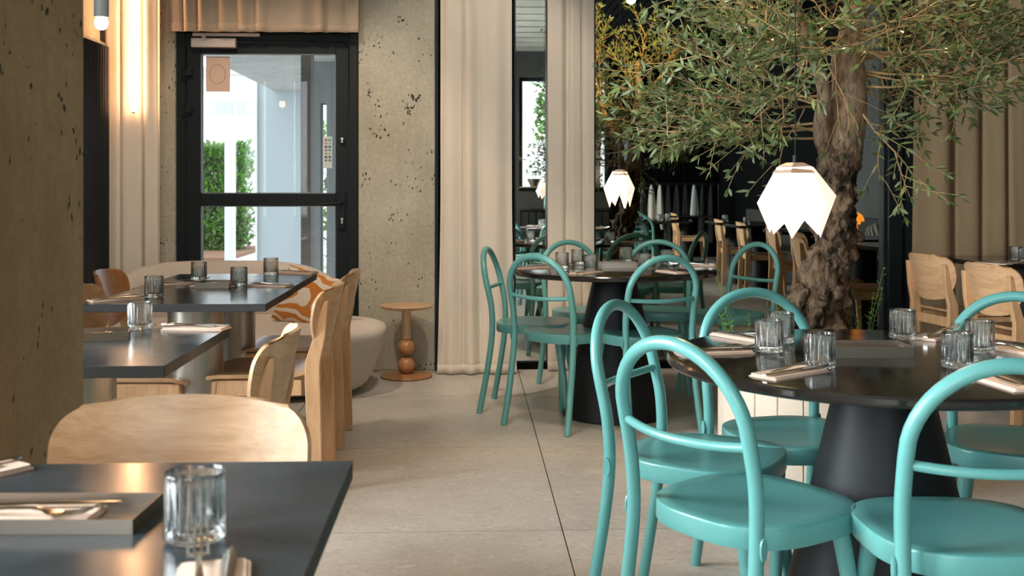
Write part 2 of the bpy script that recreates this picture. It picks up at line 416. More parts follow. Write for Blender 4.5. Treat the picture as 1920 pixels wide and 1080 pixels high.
# rear wall (seen only in the mirrors)
wb = MB(); wb.box(XL, -2.2, YB - .2, YB, 0, ZC); wb.box(.2, .86, YB - .2, YB, 0, ZC)
wb.box(-2.2, .2, YB - .2, YB, 0, .6); wb.box(-2.2, .2, YB - .2, YB, 3.0, ZC); wb.box(.86, 2.36, YB - .2, YB, 0, 1.1); wb.box(.86, 2.36, YB - .2, YB, 3.0, ZC)
struct('wall_rear', wb, M_conc_dark, label='concrete wall behind the camera, seen in the mirrors')
wb = MB(); wb.box(2.36, XR + .2, YB - .2, YB, 0, ZC)
for k in range(16): wb.box(2.4 + k * .118, 2.49 + k * .118, YB, YB + .012, .05, ZC)
struct('wall_rear_black', wb, M_black_wall, label='black slatted wall seen in the large mirror')
window(3, -2.2, .2, YB - .14, YB - .06, .6, 3.0, 'added unseen wide window behind the camera, for fill light', 2)  # put in for fill light, hidden from the mirrors
window(4, .86, 2.36, YB - .14, YB - .06, 1.1, 3.0, 'black framed window seen in the narrow mirror', 1)
wr = MB(); wr.box(XR, XR + .2, YB, YW + .3, 0, ZC)
wr = MB(); wr.box(XR - .02, XR + .2, YB, 1.9, 0, ZC); wr.box(XR - .02, XR + .2, 3.5, YW, 0, ZC); struct('wall_right_black', wr, M_black_wall, label='black panelling on the right wall, seen in the large mirror')
wr = MB(); wr.box(XR - .02, XR + .2, 1.9, 3.5, 0, ZC)
struct('wall_right', wr, M_conc_dark, label='dark concrete wall on the right, seen in the large mirror')
ce = MB(); ce.box(XL - .2, XR + .2, YB - .2, YW + .4, ZC, ZC + .2)
ce = struct('ceiling', ce, M_ceil, label='board marked concrete ceiling seen in the narrow mirror')
for k in range(60):
    y = YB + k * .182
    if y + .178 > YW: break
    bx(XL, 1.45, y, y + .176, ZC - .014 - .006 * (k * 7 % 3), ZC).obj('board', M_ceil, ce, smooth=False)
cb = MB()
for k in range(28): cb.box(1.46 + k * .1, 1.53 + k * .1, YB, YW, ZC - .06, ZC)
cb.box(1.46, XR - .02, YB, YW, ZC - .012, ZC)
struct('ceiling_slats', cb, M_black_wall, label='black slatted part of the ceiling, seen in the large mirror')
# far wall: concrete piers, head, dark backing
def pier(n, pa, pb, mat=M_conc, yf=YW - .03, label=None):
    return struct(n, bx(WY(pa, yf), WY(pb, yf), yf, YW + .33, 0, ZC), mat, label=label, bevel=.006)
pier('wall_far_left', 299, 329, label='narrow concrete pier left of the glass door')
pier('wall_far', 672, 816, label='pale pitted concrete pier right of the glass door')
xd0, xd1 = WY(329, YW) , WY(671, YW)
wf = MB(); wf.box(XL, WY(299, YW), YW + .05, YW + .33, 0, ZC); wf.box(xd0, xd1, YW + .05, YW + .3, 2.36, ZC)
struct('wall_far_head', wf, M_conc, label='concrete wall behind the left curtain and over the door')
wf = MB(); wf.box(WY(816, YW), XR, YW + .05, YW + .33, 0, ZC)
struct('wall_far_dark', wf, M_black_wall, label='dark wall behind the curtains and mirrors')
# black posts beside the pier and at the right end of the mirror
struct('trim_1', bx(WY(816, YW), WY(822, YW), YW - .05, YW + .05, 0, ZC), M_frame, label='dark metal strip right of the concrete pier')
t2 = MB()
xa, xb, xc = WY(1657, YW), WY(1684, YW), WY(1712, YW)
t2.box(xa, xb - .012, YW - .09, YW + .05, 0, ZC); t2.box(xb - .012, xb + .012, YW - .05, YW + .05, 0, ZC); t2.box(xb + .012, xc, YW - .09, YW + .05, 0, ZC)
struct('trim_2', t2, M_frame, label='wide black metal post between the large mirror and the shade-toned curtain')
struct('baseboard_far', bx(WY(816, YW), WY(1713, YW), YW - .03, YW + .05, 0, .035), M_black_wall, label='low black skirting under the mirrors')

# ------------------------------------------------------------------ door
door = bpy.data.objects.new('door_1', None); COL.objects.link(door); door['kind'] = 'structure'
door['label'] = 'black framed glass door with a mid rail'; door['category'] = 'door'
YD = YW - .005
def X(px, Y=None): return WY(px, Y if Y else YD)
def Z(py, px=500, Y=None):
    Y = Y if Y else YD; x = WY(px, Y); dc = x * sin(TH) + Y * cos(TH); return H - (py - 351) * dc / F
ztop = Z(62); zg1 = Z(100); zg0 = Z(363); zl1 = Z(386); zl0 = .16
f = MB(); f.box(xd0, X(347), YD, YD + .12, 0, ztop); f.box(X(655), xd1, YD, YD + .12, 0, ztop); f.box(X(347), X(655), YD, YD + .12, Z(77), ztop)
f.box(xd0, xd1, YD, YD + .12, ztop, 2.42)
f.obj('door_frame', M_frame, door, smooth=False, bevel=.003)
g = MB(); y0, y1 = YD + .015, YD + .095
g.box(X(349), X(375), y0, y1, .02, Z(79)); g.box(X(629), X(653), y0, y1, .02, Z(79)); g.box(X(375), X(629), y0, y1, zg1, Z(79))
g.box(X(375), X(629), y0, y1, zl1, zg0); g.box(X(375), X(629), y0, y1, .02, zl0)
g.obj('door_leaf', M_frame, door, smooth=False, bevel=.003)
s = MB()
for (a, b, c, d) in ((X(375), X(629), zg0, zg1), (X(375), X(629), zl0, zl1)):
    s.box(a, b, y0 + .004, y0 + .012, c, c + .006); s.box(a, b, y0 + .004, y0 + .012, d - .006, d); s.box(a, a + .006, y0 + .004, y0 + .012, c, d); s.box(b - .006, b, y0 + .004, y0 + .012, c, d)
s.obj('glazing_seal', plain('grey_seal', (.2, .24, .25), .5), door, smooth=False)
bx(X(375), X(629), YD + .05, YD + .058, zg0, zg1).obj('pane', M_pane, door, smooth=False)
bx(X(375), X(629), YD + .05, YD + .058, zl0, zl1).obj('pane', M_pane, door, smooth=False)
M_closer = plain('silver_closer', (.62, .55, .50), .4, .3)
bx(X(362), X(445), YD - .055, YD, Z(91), Z(74)).obj('door_closer', M_closer, door, smooth=False, bevel=.003)['label'] = 'silver box of the door closer'
bx(X(364), X(489), YD - .04, YD - .018, Z(70), Z(64)).obj('closer_rail', M_closer, door, smooth=False)
bx(X(382), X(389), YD - .05, YD - .02, Z(76), Z(66)).obj('closer_arm', M_closer, door, smooth=False)
for py in (138, 207):
    h = MB(); h.tube([(X(346), YD - .018, Z(py + 11)), (X(346), YD - .018, Z(py - 13))], .011, 12)
    h.box(X(346), X(361), YD - .022, YD, Z(py + 5), Z(py - 7)); h.obj('hinge', M_frame, door)
hd = MB(); hd.box(X(636), X(647), YD - .012, YD + .015, Z(428), Z(360)); hd.tube(catmull([(X(641), YD, Z(380)), (X(641), YD - .05, Z(380)), (X(636), YD - .06, Z(381)), (X(603), YD - .06, Z(383))], 5), .010, 10)
ho = hd.obj('door_handle', M_frame, door, bevel=.002)
for py in (262, 413):
    k = MB(); k.tube([(X(642), YD + .01, Z(py)), (X(642), YD - .018, Z(py))], .018 if py == 262 else .010, 20); ko = k.obj('lock_cylinder', M_frame, door)
    k = MB(); k.tube([(X(642), YD - .016, Z(py - 2)), (X(642), YD - .021, Z(py - 2))], .008, 14); k.box(X(642) - .004, X(642) + .004, YD - .021, YD - .016, Z(py + 6), Z(py)); k.obj('keyhole', M_steel, ko)
# paper notice and payment sticker
bx(X(383), X(428), YD + .044, YD + .049, Z(171), Z(105)).obj('paper_notice', plain('notice_paper', (.85, .62, .50), .8), door, smooth=False)['label'] = 'pinkish blank paper notice taped inside the door glass'
nr = MB(); c0 = (X(405), Z(138))
nr.tube([(c0[0] + .05 * cos(a * pi / 12), YD + .0435, c0[1] + .062 * sin(a * pi / 12)) for a in range(25)], .0018, 4, False)
nr.obj('printed_ring', plain('notice_print', (.55, .36, .28), .8), door)
st = bx(X(605), X(621), YD + .044, YD + .049, Z(315), Z(255)).obj('payment_sticker', plain('sticker_white', (.62, .74, .72), .5), door, smooth=False)
st['label'] = 'white sticker with rows of small coloured card marks'
cols = [(.5, .12, .1), (.08, .09, .2), (.55, .3, .1), (.1, .3, .4), (.06, .06, .07), (.35, .5, .55)]
mm = [plain('mark_%s' % n, c, .5) for n, c in zip(('red', 'navy', 'orange', 'blue', 'black', 'pale'), cols)]
for r in range(7):
    for c in range(2):
        xx = X(607 + c * 7.2); zz = Z(260 + r * 6.4)
        bx(xx, xx + .017, YD + .0425, YD + .0445, zz - .013, zz).obj('card_mark', mm[(r * 2 + c * 3) % 6], st, smooth=False)

# ------------------------------------------------------------------ outdoors through the door
g = bx(-14, 14, YW + .34, 60, -.14, -.02)
struct('ground', g, plain('pale_paving', (.62, .62, .60), .8), label='pale paving outside the glass door')
tag(bx(-9, -3.86, 17.4, 21, -.02, .03).obj('mulch_bed', plain('bark_mulch', (.22, .12, .07), .95), smooth=False), 'brown mulch bed under the green hedge outside', 'bed')
def hedge_mesh(x0, x1, y0, y1, z1, n, seed, ls=.1):
    rd = random.Random(seed); m = MB()
    for i in range(n):
        x = rd.uniform(x0, x1); z = rd.uniform(0.05, z1); y = y0 + rd.random() ** 2 * (y1 - y0) + .25 * noise.noise(Vector((x * 2, z * 2, 1)))
        z += .22 * noise.noise(Vector((x * 1.7, y, 5)))
        a = rd.uniform(0, 2 * pi); t = rd.uniform(-1, 1); u = Vector((cos(a), sin(a) * .6, t)).normalized() * ls; w_ = Vector((-sin(a), cos(a), rd.uniform(-.5, .5))) * ls * .35
        p = Vector((x, y, z)); m.add([p - u, p + w_, p + u, p - w_], [(0, 1, 2, 3)])
    return m
ht = thing('hedge', 'bright green conifer hedge outside the door', 'hedge', (-5.8, 20, .035))
hedge_mesh(-3, 1.75, -.5, .5, 1.95, 26000, 3, .085).obj('foliage', M_hedge, ht, kind='stuff', smooth=False)
hs = MB()
for k in range(9): hs.tube([(-2.8 + k * .52, .2, 0), (-2.75 + k * .52, .15, 1.5)], .03, 6)
hs.obj('stems', M_twig, ht, kind='stuff')
b = thing('white_building', 'white building beyond the hedge', 'building', (-8.5, 36, 0))
wm = plain('white_render', (.82, .82, .80), .8)
bx(-6, 3.2, 0, 8, 0, 4.9).obj('wall', wm, b, smooth=False)
bx(-6.2, 3.4, -.3, 8, 4.9, 5.15).obj('roof', plain('roof_grey', (.5, .5, .5), .8), b, smooth=False)
for (xx, zz) in ((-1.0, 3.6), (.1, 3.6), (.7, 3.6), (1.6, 3.6), (-1.3, 1.3), (.9, 1.9), (2.3, 3.6)):
    wd = bx(xx, xx + .55, -.06, 0, zz, zz + .45).obj('window', plain('far_window', (.45, .5, .52), .3), b, smooth=False)
tag(bx(WY(421, 17), WY(438, 17), 17, 17.16, -.02, 2.1).obj('post', plain('pale_post', (.62, .68, .70), .6), smooth=False), 'pale square post before the green hedge', 'post')
struct('wall_outside', bx(WY(480, 13), WY(567, 13), 13, 13.3, -.05, 4), plain('grey_blue_render', (.40, .46, .48), .8), label='smooth grey blue pier outside the door')
struct('wall_outside_edge', bx(WY(479, 12.95), WY(481.5, 12.95), 12.95, 13.3, -.05, 4), plain('white_corner', (.8, .8, .8), .8), label='white corner of the outdoor pier')
struct('wall_outside_dark', bx(WY(564, 9), WY(583, 9), 9, 9.2, -.05, 4), plain('brown_post', (.10, .085, .075), .7), label='dark brown pier outside the door')
ws = MB(); ws.box(WY(583, 10), WY(601, 10), 10, 10.2, -.05, 4); ws.box(WY(612, 10), WY(690, 10), 10, 10.2, -.05, 4); ws.box(WY(601, 10), WY(612, 10), 10, 10.2, 1.95, 4)
struct('wall_outside_right', ws, plain('grey_reflection', (.20, .22, .22), .7), label='added grey wall with a slit outside, painting the room reflection in the door')  # added wall whose grey stands in for the room mirrored in the door glass
struct('ceiling_canopy', bx(-2.35, .3, YW + .34, 13.4, 2.34, 2.7), concrete('canopy_concrete', (.32, .33, .32), (.42, .42, .4), False), label='concrete canopy over the outdoor path')
t = thing('green_bush', 'green bush behind the slit of the added grey outdoor wall', 'bush', (-2.2, 16, 0))
hedge_mesh(-.8, 1.4, -.3, .4, 2.2, 1200, 9).obj('foliage', M_hedge, t, kind='stuff', smooth=False)
# greenery behind the rear window (seen in the narrow mirror)
t = thing('street_tree', 'green tree outside the rear window, seen in the narrow mirror', 'tree', (2.3, -8, 0))
hedge_mesh(-.9, 1.6, -.6, .6, 1.9, 2500, 5, .12).obj('foliage', M_hedge, t, (0, 0, 2.2), kind='stuff', smooth=False)
MB().tube([(.3, 0, 0), (.35, 0, 2.4)], .09, 10).obj('trunk', M_bark, t)

# ------------------------------------------------------------------ curtains
def curtain(name, label, x0, x1, y, z0, z1, amp, folds, mat, seed=1, flare=0, n=160, thick=.003, hem=True, foot=0):
    rd = random.Random(seed); L = x1 - x0; ph = [rd.uniform(0, 6.28) for _ in range(6)]
    def fn(u, v):
        z = z0 + (z1 - z0) * v
        q = u + .045 * sin(u * 7 + ph[2] + v * .7) + .012 * sin(3 * u * 6 + ph[2] + v * 1.3) + .01 * (1 - v) * sin(u * 17 + ph[4])
        a = amp * (.75 + .25 * sin(2.1 * u * folds + ph[1])) * (1 + .25 * sin(v * 3 + ph[3]))
        yy = y + a * (sin(2 * pi * folds * q + ph[0]) + .35 * sin(2 * pi * folds * 1.9 * q + ph[5] + v)) * (.85 + .15 * (1 - v))
        xx = x0 + L * u + flare * (u - .4) * max(0, .35 - v) ** 1.5 * 4 + amp * .5 * cos(2 * pi * folds * q + ph[0])
        return (xx, yy - foot * max(0, .12 - v), z)
    o = MB().grid(fn, n, 40).obj(name, mat, None, solid=thick, ang=80)
    if hem:
        MB().grid(lambda u, v: (lambda p: (p[0], p[1] - thick - .0015, p[2]))(fn(u, v * .022 * 2.6 / (z1 - z0))), n, 2).obj('hem', mat, o, solid=thick, ang=80)
    return tag(o, label, 'curtain')
def XX(px, Y): return WY(px, Y)
curtain('curtain', 'cream linen curtain beside the black radiator, lit by the wall tube', XX(203, 6.72), XX(304, 6.72), 6.72, .02, 3.2, .030, 3.1, M_cream, 11, n=200)
curtain('valance_curtain', 'short sheer cream curtain hung above the glass door', XX(310, 6.74), XX(671, 6.74), 6.74, Z(60, 500, 6.74), 3.2, .018, 9.5, M_cream2, 5, n=240, thick=.0015)
curtain('curtain', 'wide cream linen curtain right of the concrete pier, hem on the floor', XX(822, 6.70), XX(963, 6.70), 6.71, .006, 3.2, .026, 3.4, M_cream, 21, flare=.06, n=200, foot=.3)
curtain('curtain', 'narrow cream curtain between the two mirrors', XX(1029, 6.76), XX(1112, 6.76), 6.775, .006, 3.2, .018, 2.6, M_cream, 8, n=120)
curtain('curtain', 'long curtain behind the wooden chairs at right, shade painted tan', XX(1713, 6.74), XR - .06, 6.74, .006, 3.2, .045, 7.3, M_curtain_shaded, 31, n=300)

# ------------------------------------------------------------------ mirrors
def mirror(label, pa, pb, mat, posts=()):
    x0, x1 = WY(pa, YW), WY(pb, YW); t = thing('wall_mirror', label, 'mirror', ((x0 + x1) / 2, YW, .04))
    h = (x1 - x0) / 2; top = 3.3
    bx(-h + .008, h - .008, -.004, .03, .01, top - .01).obj('mirror_glass', mat, t, smooth=False)
    f = MB()
    for (a, b) in ((-h, -h + .012), (h - .012, h)): f.box(a, b, -.035, .035, 0, top)
    f.box(-h + .012, h - .012, -.02, .035, 0, .01); f.box(-h + .012, h - .012, -.02, .035, top - .012, top)
    f.obj('mirror_frame', M_frame, t, smooth=False)
    return t
mirror('narrow tall mirror between the two cream curtains', 963, 1028, M_mirror)
mirror('large wall mirror behind the olive tree', 1112, 1657, M_mirror_dark)

# ------------------------------------------------------------------ radiator, wall tube, pendant tube
t = thing('radiator', 'tall black ribbed radiator on the left wall', 'radiator', (XL + .075, 6.08, .25))
for k in range(24):
    y = -.5 + k * .0425
    MB().tube([(.02, y, .02), (.02, y, 1.77)], .017, 8, flat=1).obj('radiator_tube', M_radiator, t)
f = MB(); f.box(-.03, .02, -.52, .50, 0, .045); f.box(-.03, .02, -.52, .50, 1.745, 1.79); f.obj('header_pipe', M_radiator, t)
f = MB()
for yy in (-.35, .35):
    for zz in (.3, 1.5): f.box(-.07, 0, yy - .02, yy + .02, zz, zz + .03)
f.obj('wall_bracket', M_radiator, t)
yt = 6.655; xt = WY(250, yt)
t = thing('wall_tube_lamp', 'glowing vertical tube lamp before the left curtain', 'lamp', (xt, yt, Z(213, 250, yt)))
MB().tube([(0, 0, .012), (0, 0, 1.55)], .0085, 14).obj('light_tube', emit('warm_tube', (1.0, .54, .27), 42), t)
e = MB(); e.tube([(0, 0, 0), (0, 0, .012)], .0095, 14); e.tube([(0, 0, 1.55), (0, 0, 2.2 - .28)], .0095, 14); e.obj('end_cap', M_steel, t)
dc = 4.6; p = WD(190, dc); zb = lambda py: H - (py - 351) * dc / F
t = thing('pendant_spot', 'white tube pendant with a bare glowing bulb beside the column', 'lamp', (p[0], p[1], zb(56)))
q = zb(28) - zb(56)
MB().lathe([(0, q - .01), (.030, q - .01), (.031, q), (.031, q + .32), (.02, q + .33), (0, q + .33)], 24).obj('lamp_tube', plain('pale_metal', (.45, .52, .55), .35), t)
MB().tube([(0, 0, q + .32), (0, 0, ZC - zb(56))], .003, 6).obj('cord', M_frame, t)
MB().lathe([(0, 0), (.012, .001), (.022, .008), (.028, .022), (.028, .036), (.020, q - .005), (.014, q)], 20).obj('bulb', emit('warm_bulb', (1.0, .62, .34), 9), t)

# ================================================================== FURNITURE
# --- teal bentwood chair, local +Y is the front
def teal_chair(label, group):
    t = thing('bentwood_chair', label, 'chair', group=group)
    hw = .182
    # rear frame: one bent tube, foot - seat - arch - seat - foot
    side = [(hw + .012, -.245, 0.0), (hw + .004, -.215, .16), (hw, -.188, .33), (hw - .002, -.178, .45), (hw + .001, -.184, .56), (hw + .001, -.204, .655)]
    left = catmull([(-x, y, z) for (x, y, z) in side], 5)
    arch = []
    cz, r = .668, hw + .001
    for i in range(1, 24):
        a = pi - pi * i / 24
        z = cz + sin(a) * (.839 - cz); arch.append((r * cos(a), -.204 - (z - .655) * .24, z))
    right = list(reversed([Vector((-p.x, p.y, p.z)) for p in left]))
    MB().tube([tuple(p) for p in left] + arch + [tuple(p) for p in right], .0158, 14).obj('back_frame', M_teal, t, ang=60)
    cb = [(x * hw, -.199 - .035 * (1 - x * x), .643 - .010 * (1 - x * x)) for x in [-1 + i / 8 for i in range(17)]]
    MB().tube(cb, .0105, 12).obj('back_rail', M_teal, t)
    # seat: flat straight back, broad rounded front, slight dish
    out = []
    for i in range(48):
        a = 2 * pi * i / 48; c, s_ = cos(a), sin(a)
        x = (abs(c) ** .72) * (1 if c >= 0 else -1); y = (abs(s_) ** .72) * (1 if s_ >= 0 else -1)
        ww = .188 + .026 * (y + 1) / 2
        out.append((x * ww, y * .200 + .022 - (.006 if y < 0 else 0)))
    sm = MB(); cy = .02
    def ring(k, z, dish=0): return [(x * k, cy + (y - cy) * k, z + dish) for (x, y) in out]
    rs = [ring(.90, .412), ring(.985, .414), ring(1.0, .420), ring(1.0, .4555), ring(.996, .460), ring(.985, .4615), ring(.8, .459), ring(.5, .453), ring(.2, .451)]
    rs = [rs[0]] + rs[1:]
    sm.rings(rs).obj('seat', M_teal, t, ang=50)
    for sx in (-1, 1):
        MB().tube([(sx * .135, .155, .415), (sx * .158, .188, .2), (sx * .178, .212, 0)], [.021, .018, .0135], 14).obj('leg', M_teal, t)
        pl = MB(); q = [(sx * (hw + .014), -.178 + .010 * cos(a), .437 + .024 * sin(a)) for a in [2 * pi * i / 16 for i in range(16)]]
        q2 = [(sx * (hw + .0185), y, z) for (x, y, z) in q]
        pl.rings([q, q2]).obj('joint_cap', M_teal, t)
    return t
# --- wooden chair, local +Y front
def ply_sheet(fn, nu, nv, th):
    m = MB(); top = [[Vector(fn(i / nu, j / nv)) for j in range(nv + 1)] for i in range(nu + 1)]
    nor = []
    for i in range(nu + 1):
        row = []
        for j in range(nv + 1):
            a = top[min(i + 1, nu)][j] - top[max(i - 1, 0)][j]; b_ = top[i][min(j + 1, nv)] - top[i][max(j - 1, 0)]
            n_ = a.cross(b_); row.append(n_.normalized() if n_.length > 1e-9 else Vector((0, 0, 1)))
        nor.append(row)
    W_ = nv + 1; A = [top[i][j] + nor[i][j] * th / 2 for i in range(nu + 1) for j in range(W_)]; B = [top[i][j] - nor[i][j] * th / 2 for i in range(nu + 1) for j in range(W_)]
    N = len(A); fs = []
    for i in range(nu):
        for j in range(nv):
            a, b_, c, d = i * W_ + j, (i + 1) * W_ + j, (i + 1) * W_ + j + 1, i * W_ + j + 1
            fs.append((a, b_, c, d)); fs.append((N + d, N + c, N + b_, N + a))
    bd = [(i * W_, (i + 1) * W_) for i in range(nu)] + [(nu * W_ + j, nu * W_ + j + 1) for j in range(nv)] + [((i + 1) * W_ + nv, i * W_ + nv) for i in range(nu)] + [(j + 1, j) for j in range(nv)]
    for a, b_ in bd: fs.append((b_, a, N + a, N + b_))
    return m.add(A + B, fs)
def wood_chair(label, group, ply=None):
    ply = ply or M_oakx
    t = thing('wooden_chair', label, 'chair', group=group)
    def back(u, v):
        v = 1 - (1 - v) ** 2
        # u across, v up; rounded corners by shrinking the width near top and bottom
        vv = v; tq = max(0, (vv - .72) / .28); wtop = 1 - .23 * (1 - sqrt(max(0, 1 - tq * tq)))
        wbot = 1 - .42 * max(0, (.62 - vv) / .62) ** 2.2
        hw = .232 * min(wtop, 1) * wbot
        x = (2 * u - 1) * hw
        xx = x / .232
        crown = .015 * (1 - (2 * u - 1) ** 2) * (1 if v > .5 else -1) * abs(2 * v - 1)
        z = .545 + .235 * v + crown - .008
        y = -.225 - .06 * v + .075 * xx * xx * (.7 + .3 * v) - .03
        return (x, y, z)
    ply_sheet(back, 24, 22, .011).obj('backrest', ply, t, ang=45, bevel=0)
    def seat(u, v):
        x = (2 * u - 1); y = v
        hw = .215 - .022 * (1 - v) - .03 * max(0, (v - .86) / .14) ** 2
        z = .450 - .012 * (1 - x * x) * (1 - abs(2 * v - 1) ** 2) - .020 * max(0, (v - .82) / .18) ** 2 + .012 * max(0, (.12 - v) / .12)
        return (x * hw, -.20 + .41 * y + .012 * (1 - x * x) * v, z)
    ply_sheet(seat, 16, 16, .014).obj('seat', M_oakseat, t, ang=45)
    for sx in (-1, 1):
        # rear post: flat board, wide at the seat, tapering up behind the panel
        prof = [(-.240, 0, .050), (-.232, .2, .056), (-.224, .43, .060), (-.224, .50, .058), (-.238, .60, .046), (-.255, .70, .026), (-.264, .735, .014)]
        rs = []
        for (y, z, d) in prof:
            x1 = sx * (.190 if z < .6 else .186); h = .0145
            yy = y - .012 * (z > .5)
            rs.append([(x1 - h, yy - d / 2, z), (x1 + h, yy - d / 2, z), (x1 + h, yy + d / 2, z), (x1 - h, yy + d / 2, z)])
        MB().rings(rs).obj('leg', M_oak, t, smooth=True, ang=25, bevel=.004)
        rs = []
        for (y, z, d) in [(.185, 0, .030), (.172, .25, .038), (.160, .432, .046)]:
            x1 = sx * (.186 if z == 0 else .182 if z < .3 else .172); h = .018 if z else .014
            rs.append([(x1 - h, y - d / 2, z), (x1 + h, y - d / 2, z), (x1 + h, y + d / 2, z), (x1 - h, y + d / 2, z)])
        MB().rings(rs).obj('leg', M_oak, t, ang=25, bevel=.006)
        bx(sx * .178 - .011, sx * .178 + .011, -.18, .150, .372, .432).obj('side_rail', M_oak, t, smooth=False, bevel=.003)
    bx(-.162, .162, .140, .162, .372, .426).obj('front_rail', M_oak, t, smooth=False, bevel=.003)
    bx(-.172, .172, -.215, -.193, .372, .428).obj('rear_rail', M_oak, t, smooth=False, bevel=.003)
    return t

# --- round tables
T1v, T1d = (1152 - 960) / F * 5.5, 5.5
T2v, T2d = (1656 - 960) / F * 2.64, 2.64
T1 = CV(T1v, T1d); T2 = CV(T2v, T2d)
def round_table(label, xy, r=.53):
    t = thing('round_table', label, 'table', (xy[0], xy[1], 0), .3)
    MB().lathe([(0, .724), (r - .012, .724), (r - .004, .727), (r, .733), (r, .744), (r - .004, .749), (r - .01, .75), (0, .75)], 96).obj('tabletop', M_stone, t, ang=30)
    MB().rings([[(x, y, z) for (x, y) in rounded_rect(.40, .40, .02)] for z in (.700, .7235)]).obj('mounting_plate', M_cone, t, ang=30)
    MB().lathe([(0, 0), (.266, 0), (.272, .006), (.270, .014), (.110, .6995), (0, .6995)], 64).obj('pedestal', M_cone, t, ang=30)
    return t
round_table('black round table with cone pedestal in the right foreground', T2)
round_table('black round table with cone pedestal before the cream curtain', T1)
T3 = (2.35, .15)
round_table('black round table behind the camera, seen in the large mirror', T3)

G = 'teal bentwood chairs at the round tables'
proto = teal_chair('', G); first = True
def put_teal(v, d, fv, fd, label, back=.245, world=False):
    """v,d: where the arch top stands; back: distance from arch to chair centre"""
    global first
    L = sqrt(fv * fv + fd * fd); fv /= L; fd /= L
    if world: x, y = v + fv * back, d + fd * back; rz = atan2(-fv, fd)
    else: x, y = CV(v + fv * back, d + fd * back); rz = rot_to(fv, fd)
    if first: first = False; return shift(proto, (x, y, 0), rz, label, G)
    return dup(proto, (x, y, 0), rz, label, G)
put_teal(.335, 2.27, .80, .60, 'teal bentwood chair at the front left of the near round table, whole seat in view')
put_teal(.290, 3.00, .86, -.50, 'teal bentwood chair left of the near round table, arch over the floor tiles')
put_teal(.755, 3.36, .28, -1, 'teal bentwood chair behind the near round table, before the cream planter')
put_teal(1.53, 3.23, -.40, -.92, 'teal bentwood chair behind the near round table at the right, before the wooden chairs')
put_teal(.93, 1.98, .03, 1, 'teal bentwood chair at the lower right, arch cut by the right edge of the photo')
put_teal(1.66, 2.22, -.93, .20, 'teal bentwood chair of which only the seat edge shows at the lower right edge')
put_teal(.110, 5.13, .63, .78, 'front left teal bentwood chair of the far round table')
put_teal(.725, 5.00, -.38, .92, 'teal bentwood chair at the front right of the far round table')
put_teal(-.135, 5.71, .98, -.18, 'leftmost teal bentwood chair, side on beside the wide cream curtain')
put_teal(.335, 6.42, .40, -.90, 'teal bentwood chair behind the far table, before the narrow cream curtain')
put_teal(.885, 6.46, -.15, -.99, 'teal bentwood chair behind the far table, before the large mirror')
put_teal(1.43, 6.19, -.85, -.53, 'teal bentwood chair by itself between the far table and the tree trunk')
put_teal(2.35 - .1, .15 - .82, .1, 1, 'teal bentwood chair behind the camera at the third round table, rear side', world=True)
put_teal(2.35 - .8, .15, 1, .1, 'teal bentwood chair behind the camera at the third round table, left side', world=True)
put_teal(2.35 - .3, .15 + .80, .3, -1, 'teal bentwood chair behind the camera at the third round table, near side', world=True)

# --- square tables on steel drums
def square_table(label, x0, x1, y0, y1, drum=(0, 0), r=.104):
    cx_, cy_ = (x0 + x1) / 2, (y0 + y1) / 2; w_, d_ = x1 - x0, y1 - y0
    t = thing('square_table', label, 'table', (cx_, cy_, 0))
    m = MB(); m.cur = 1; m.box(-w_ / 2, w_ / 2, -d_ / 2, d_ / 2, .722, .75); m.mi[5] = 0
    m.obj('tabletop', [M_stone_left, M_stone_edge], t, smooth=False, bevel=.0015)
    MB().lathe([(0, 0), (r, 0), (r, .7215), (0, .7215)], 48, Matrix.Translation((drum[0], drum[1], 0))).obj('drum_pedestal', M_drum, t, ang=30)
    return t
XE = -.722
square_table('dark slate table in the left foreground', -.80, -.176, .98, 1.648, (0, 0), .14)
square_table('dark slate table half hidden by the column', -1.372, -.712, 2.54, 3.225)
square_table('dark slate table nearer the camera of the two joined by the sofa', -1.378, -.726, 3.872, 4.486)
square_table('dark slate table nearest the sofa', -1.392, -.732, 4.490, 5.225)
# wooden chairs
GW = 'light ash chairs with bent plywood backs'
wp = wood_chair('', GW)
BK = .30
def put_wood(x, y, ang, label, src=None, moved=[False]):
    """x,y: centre of the backrest; ang: heading of local +Y in room degrees"""
    a = radians(ang); lx, ly = x + cos(a) * BK, y + sin(a) * BK
    if src is None and not moved[0]:
        moved[0] = True; return shift(wp, (lx, ly, 0), a - pi / 2, label, GW)
    return dup(src or wp, (lx, ly, 0), a - pi / 2, label, GW)
pF = WD(341, 1.96)
put_wood(pF[0] + .016, pF[1], -90 - 2.4, 'ash chair facing the camera across the foreground table')
put_wood(-.475, 2.93, 181, 'ash chair at the half hidden slate table, nearest of the three in the aisle row')
put_wood(-.515, 4.30, 180, 'ash chair in the middle of the aisle row, tall leg over the floor')
put_wood(-.515, 4.98, 181, 'ash chair farthest in the aisle row, before the sofa cushion')
wa = wood_chair('ash chair with shade-browned backrest by the radiator', GW, M_ply_shaded)
a = radians(4); shift(wa, (-1.70 + BK * cos(a), 5.02 + BK * sin(a), 0), a - pi / 2, 'ash chair with shade-browned backrest by the radiator', GW)
put_wood(-1.56, 4.24, 0, 'ash chair mostly hidden by the column, seat under the slate table')
put_wood(2.63, 6.08, 8, 'ash chair by the black post before the shade-toned curtain')
put_wood(2.60, 5.30, 8, 'ash chair near the right edge before the shade-toned curtain, nearer of the two')
for (x, y, n) in ((2.85, 4.5, 'first'), (2.9, 3.55, 'second'), (3.0, 2.0, 'third'), (3.0, .95, 'fourth'), (3.05, -2.1, 'last')):
    put_wood(x, y, 4, '%s ash chair of the right hand row, seen only in the mirror' % n)
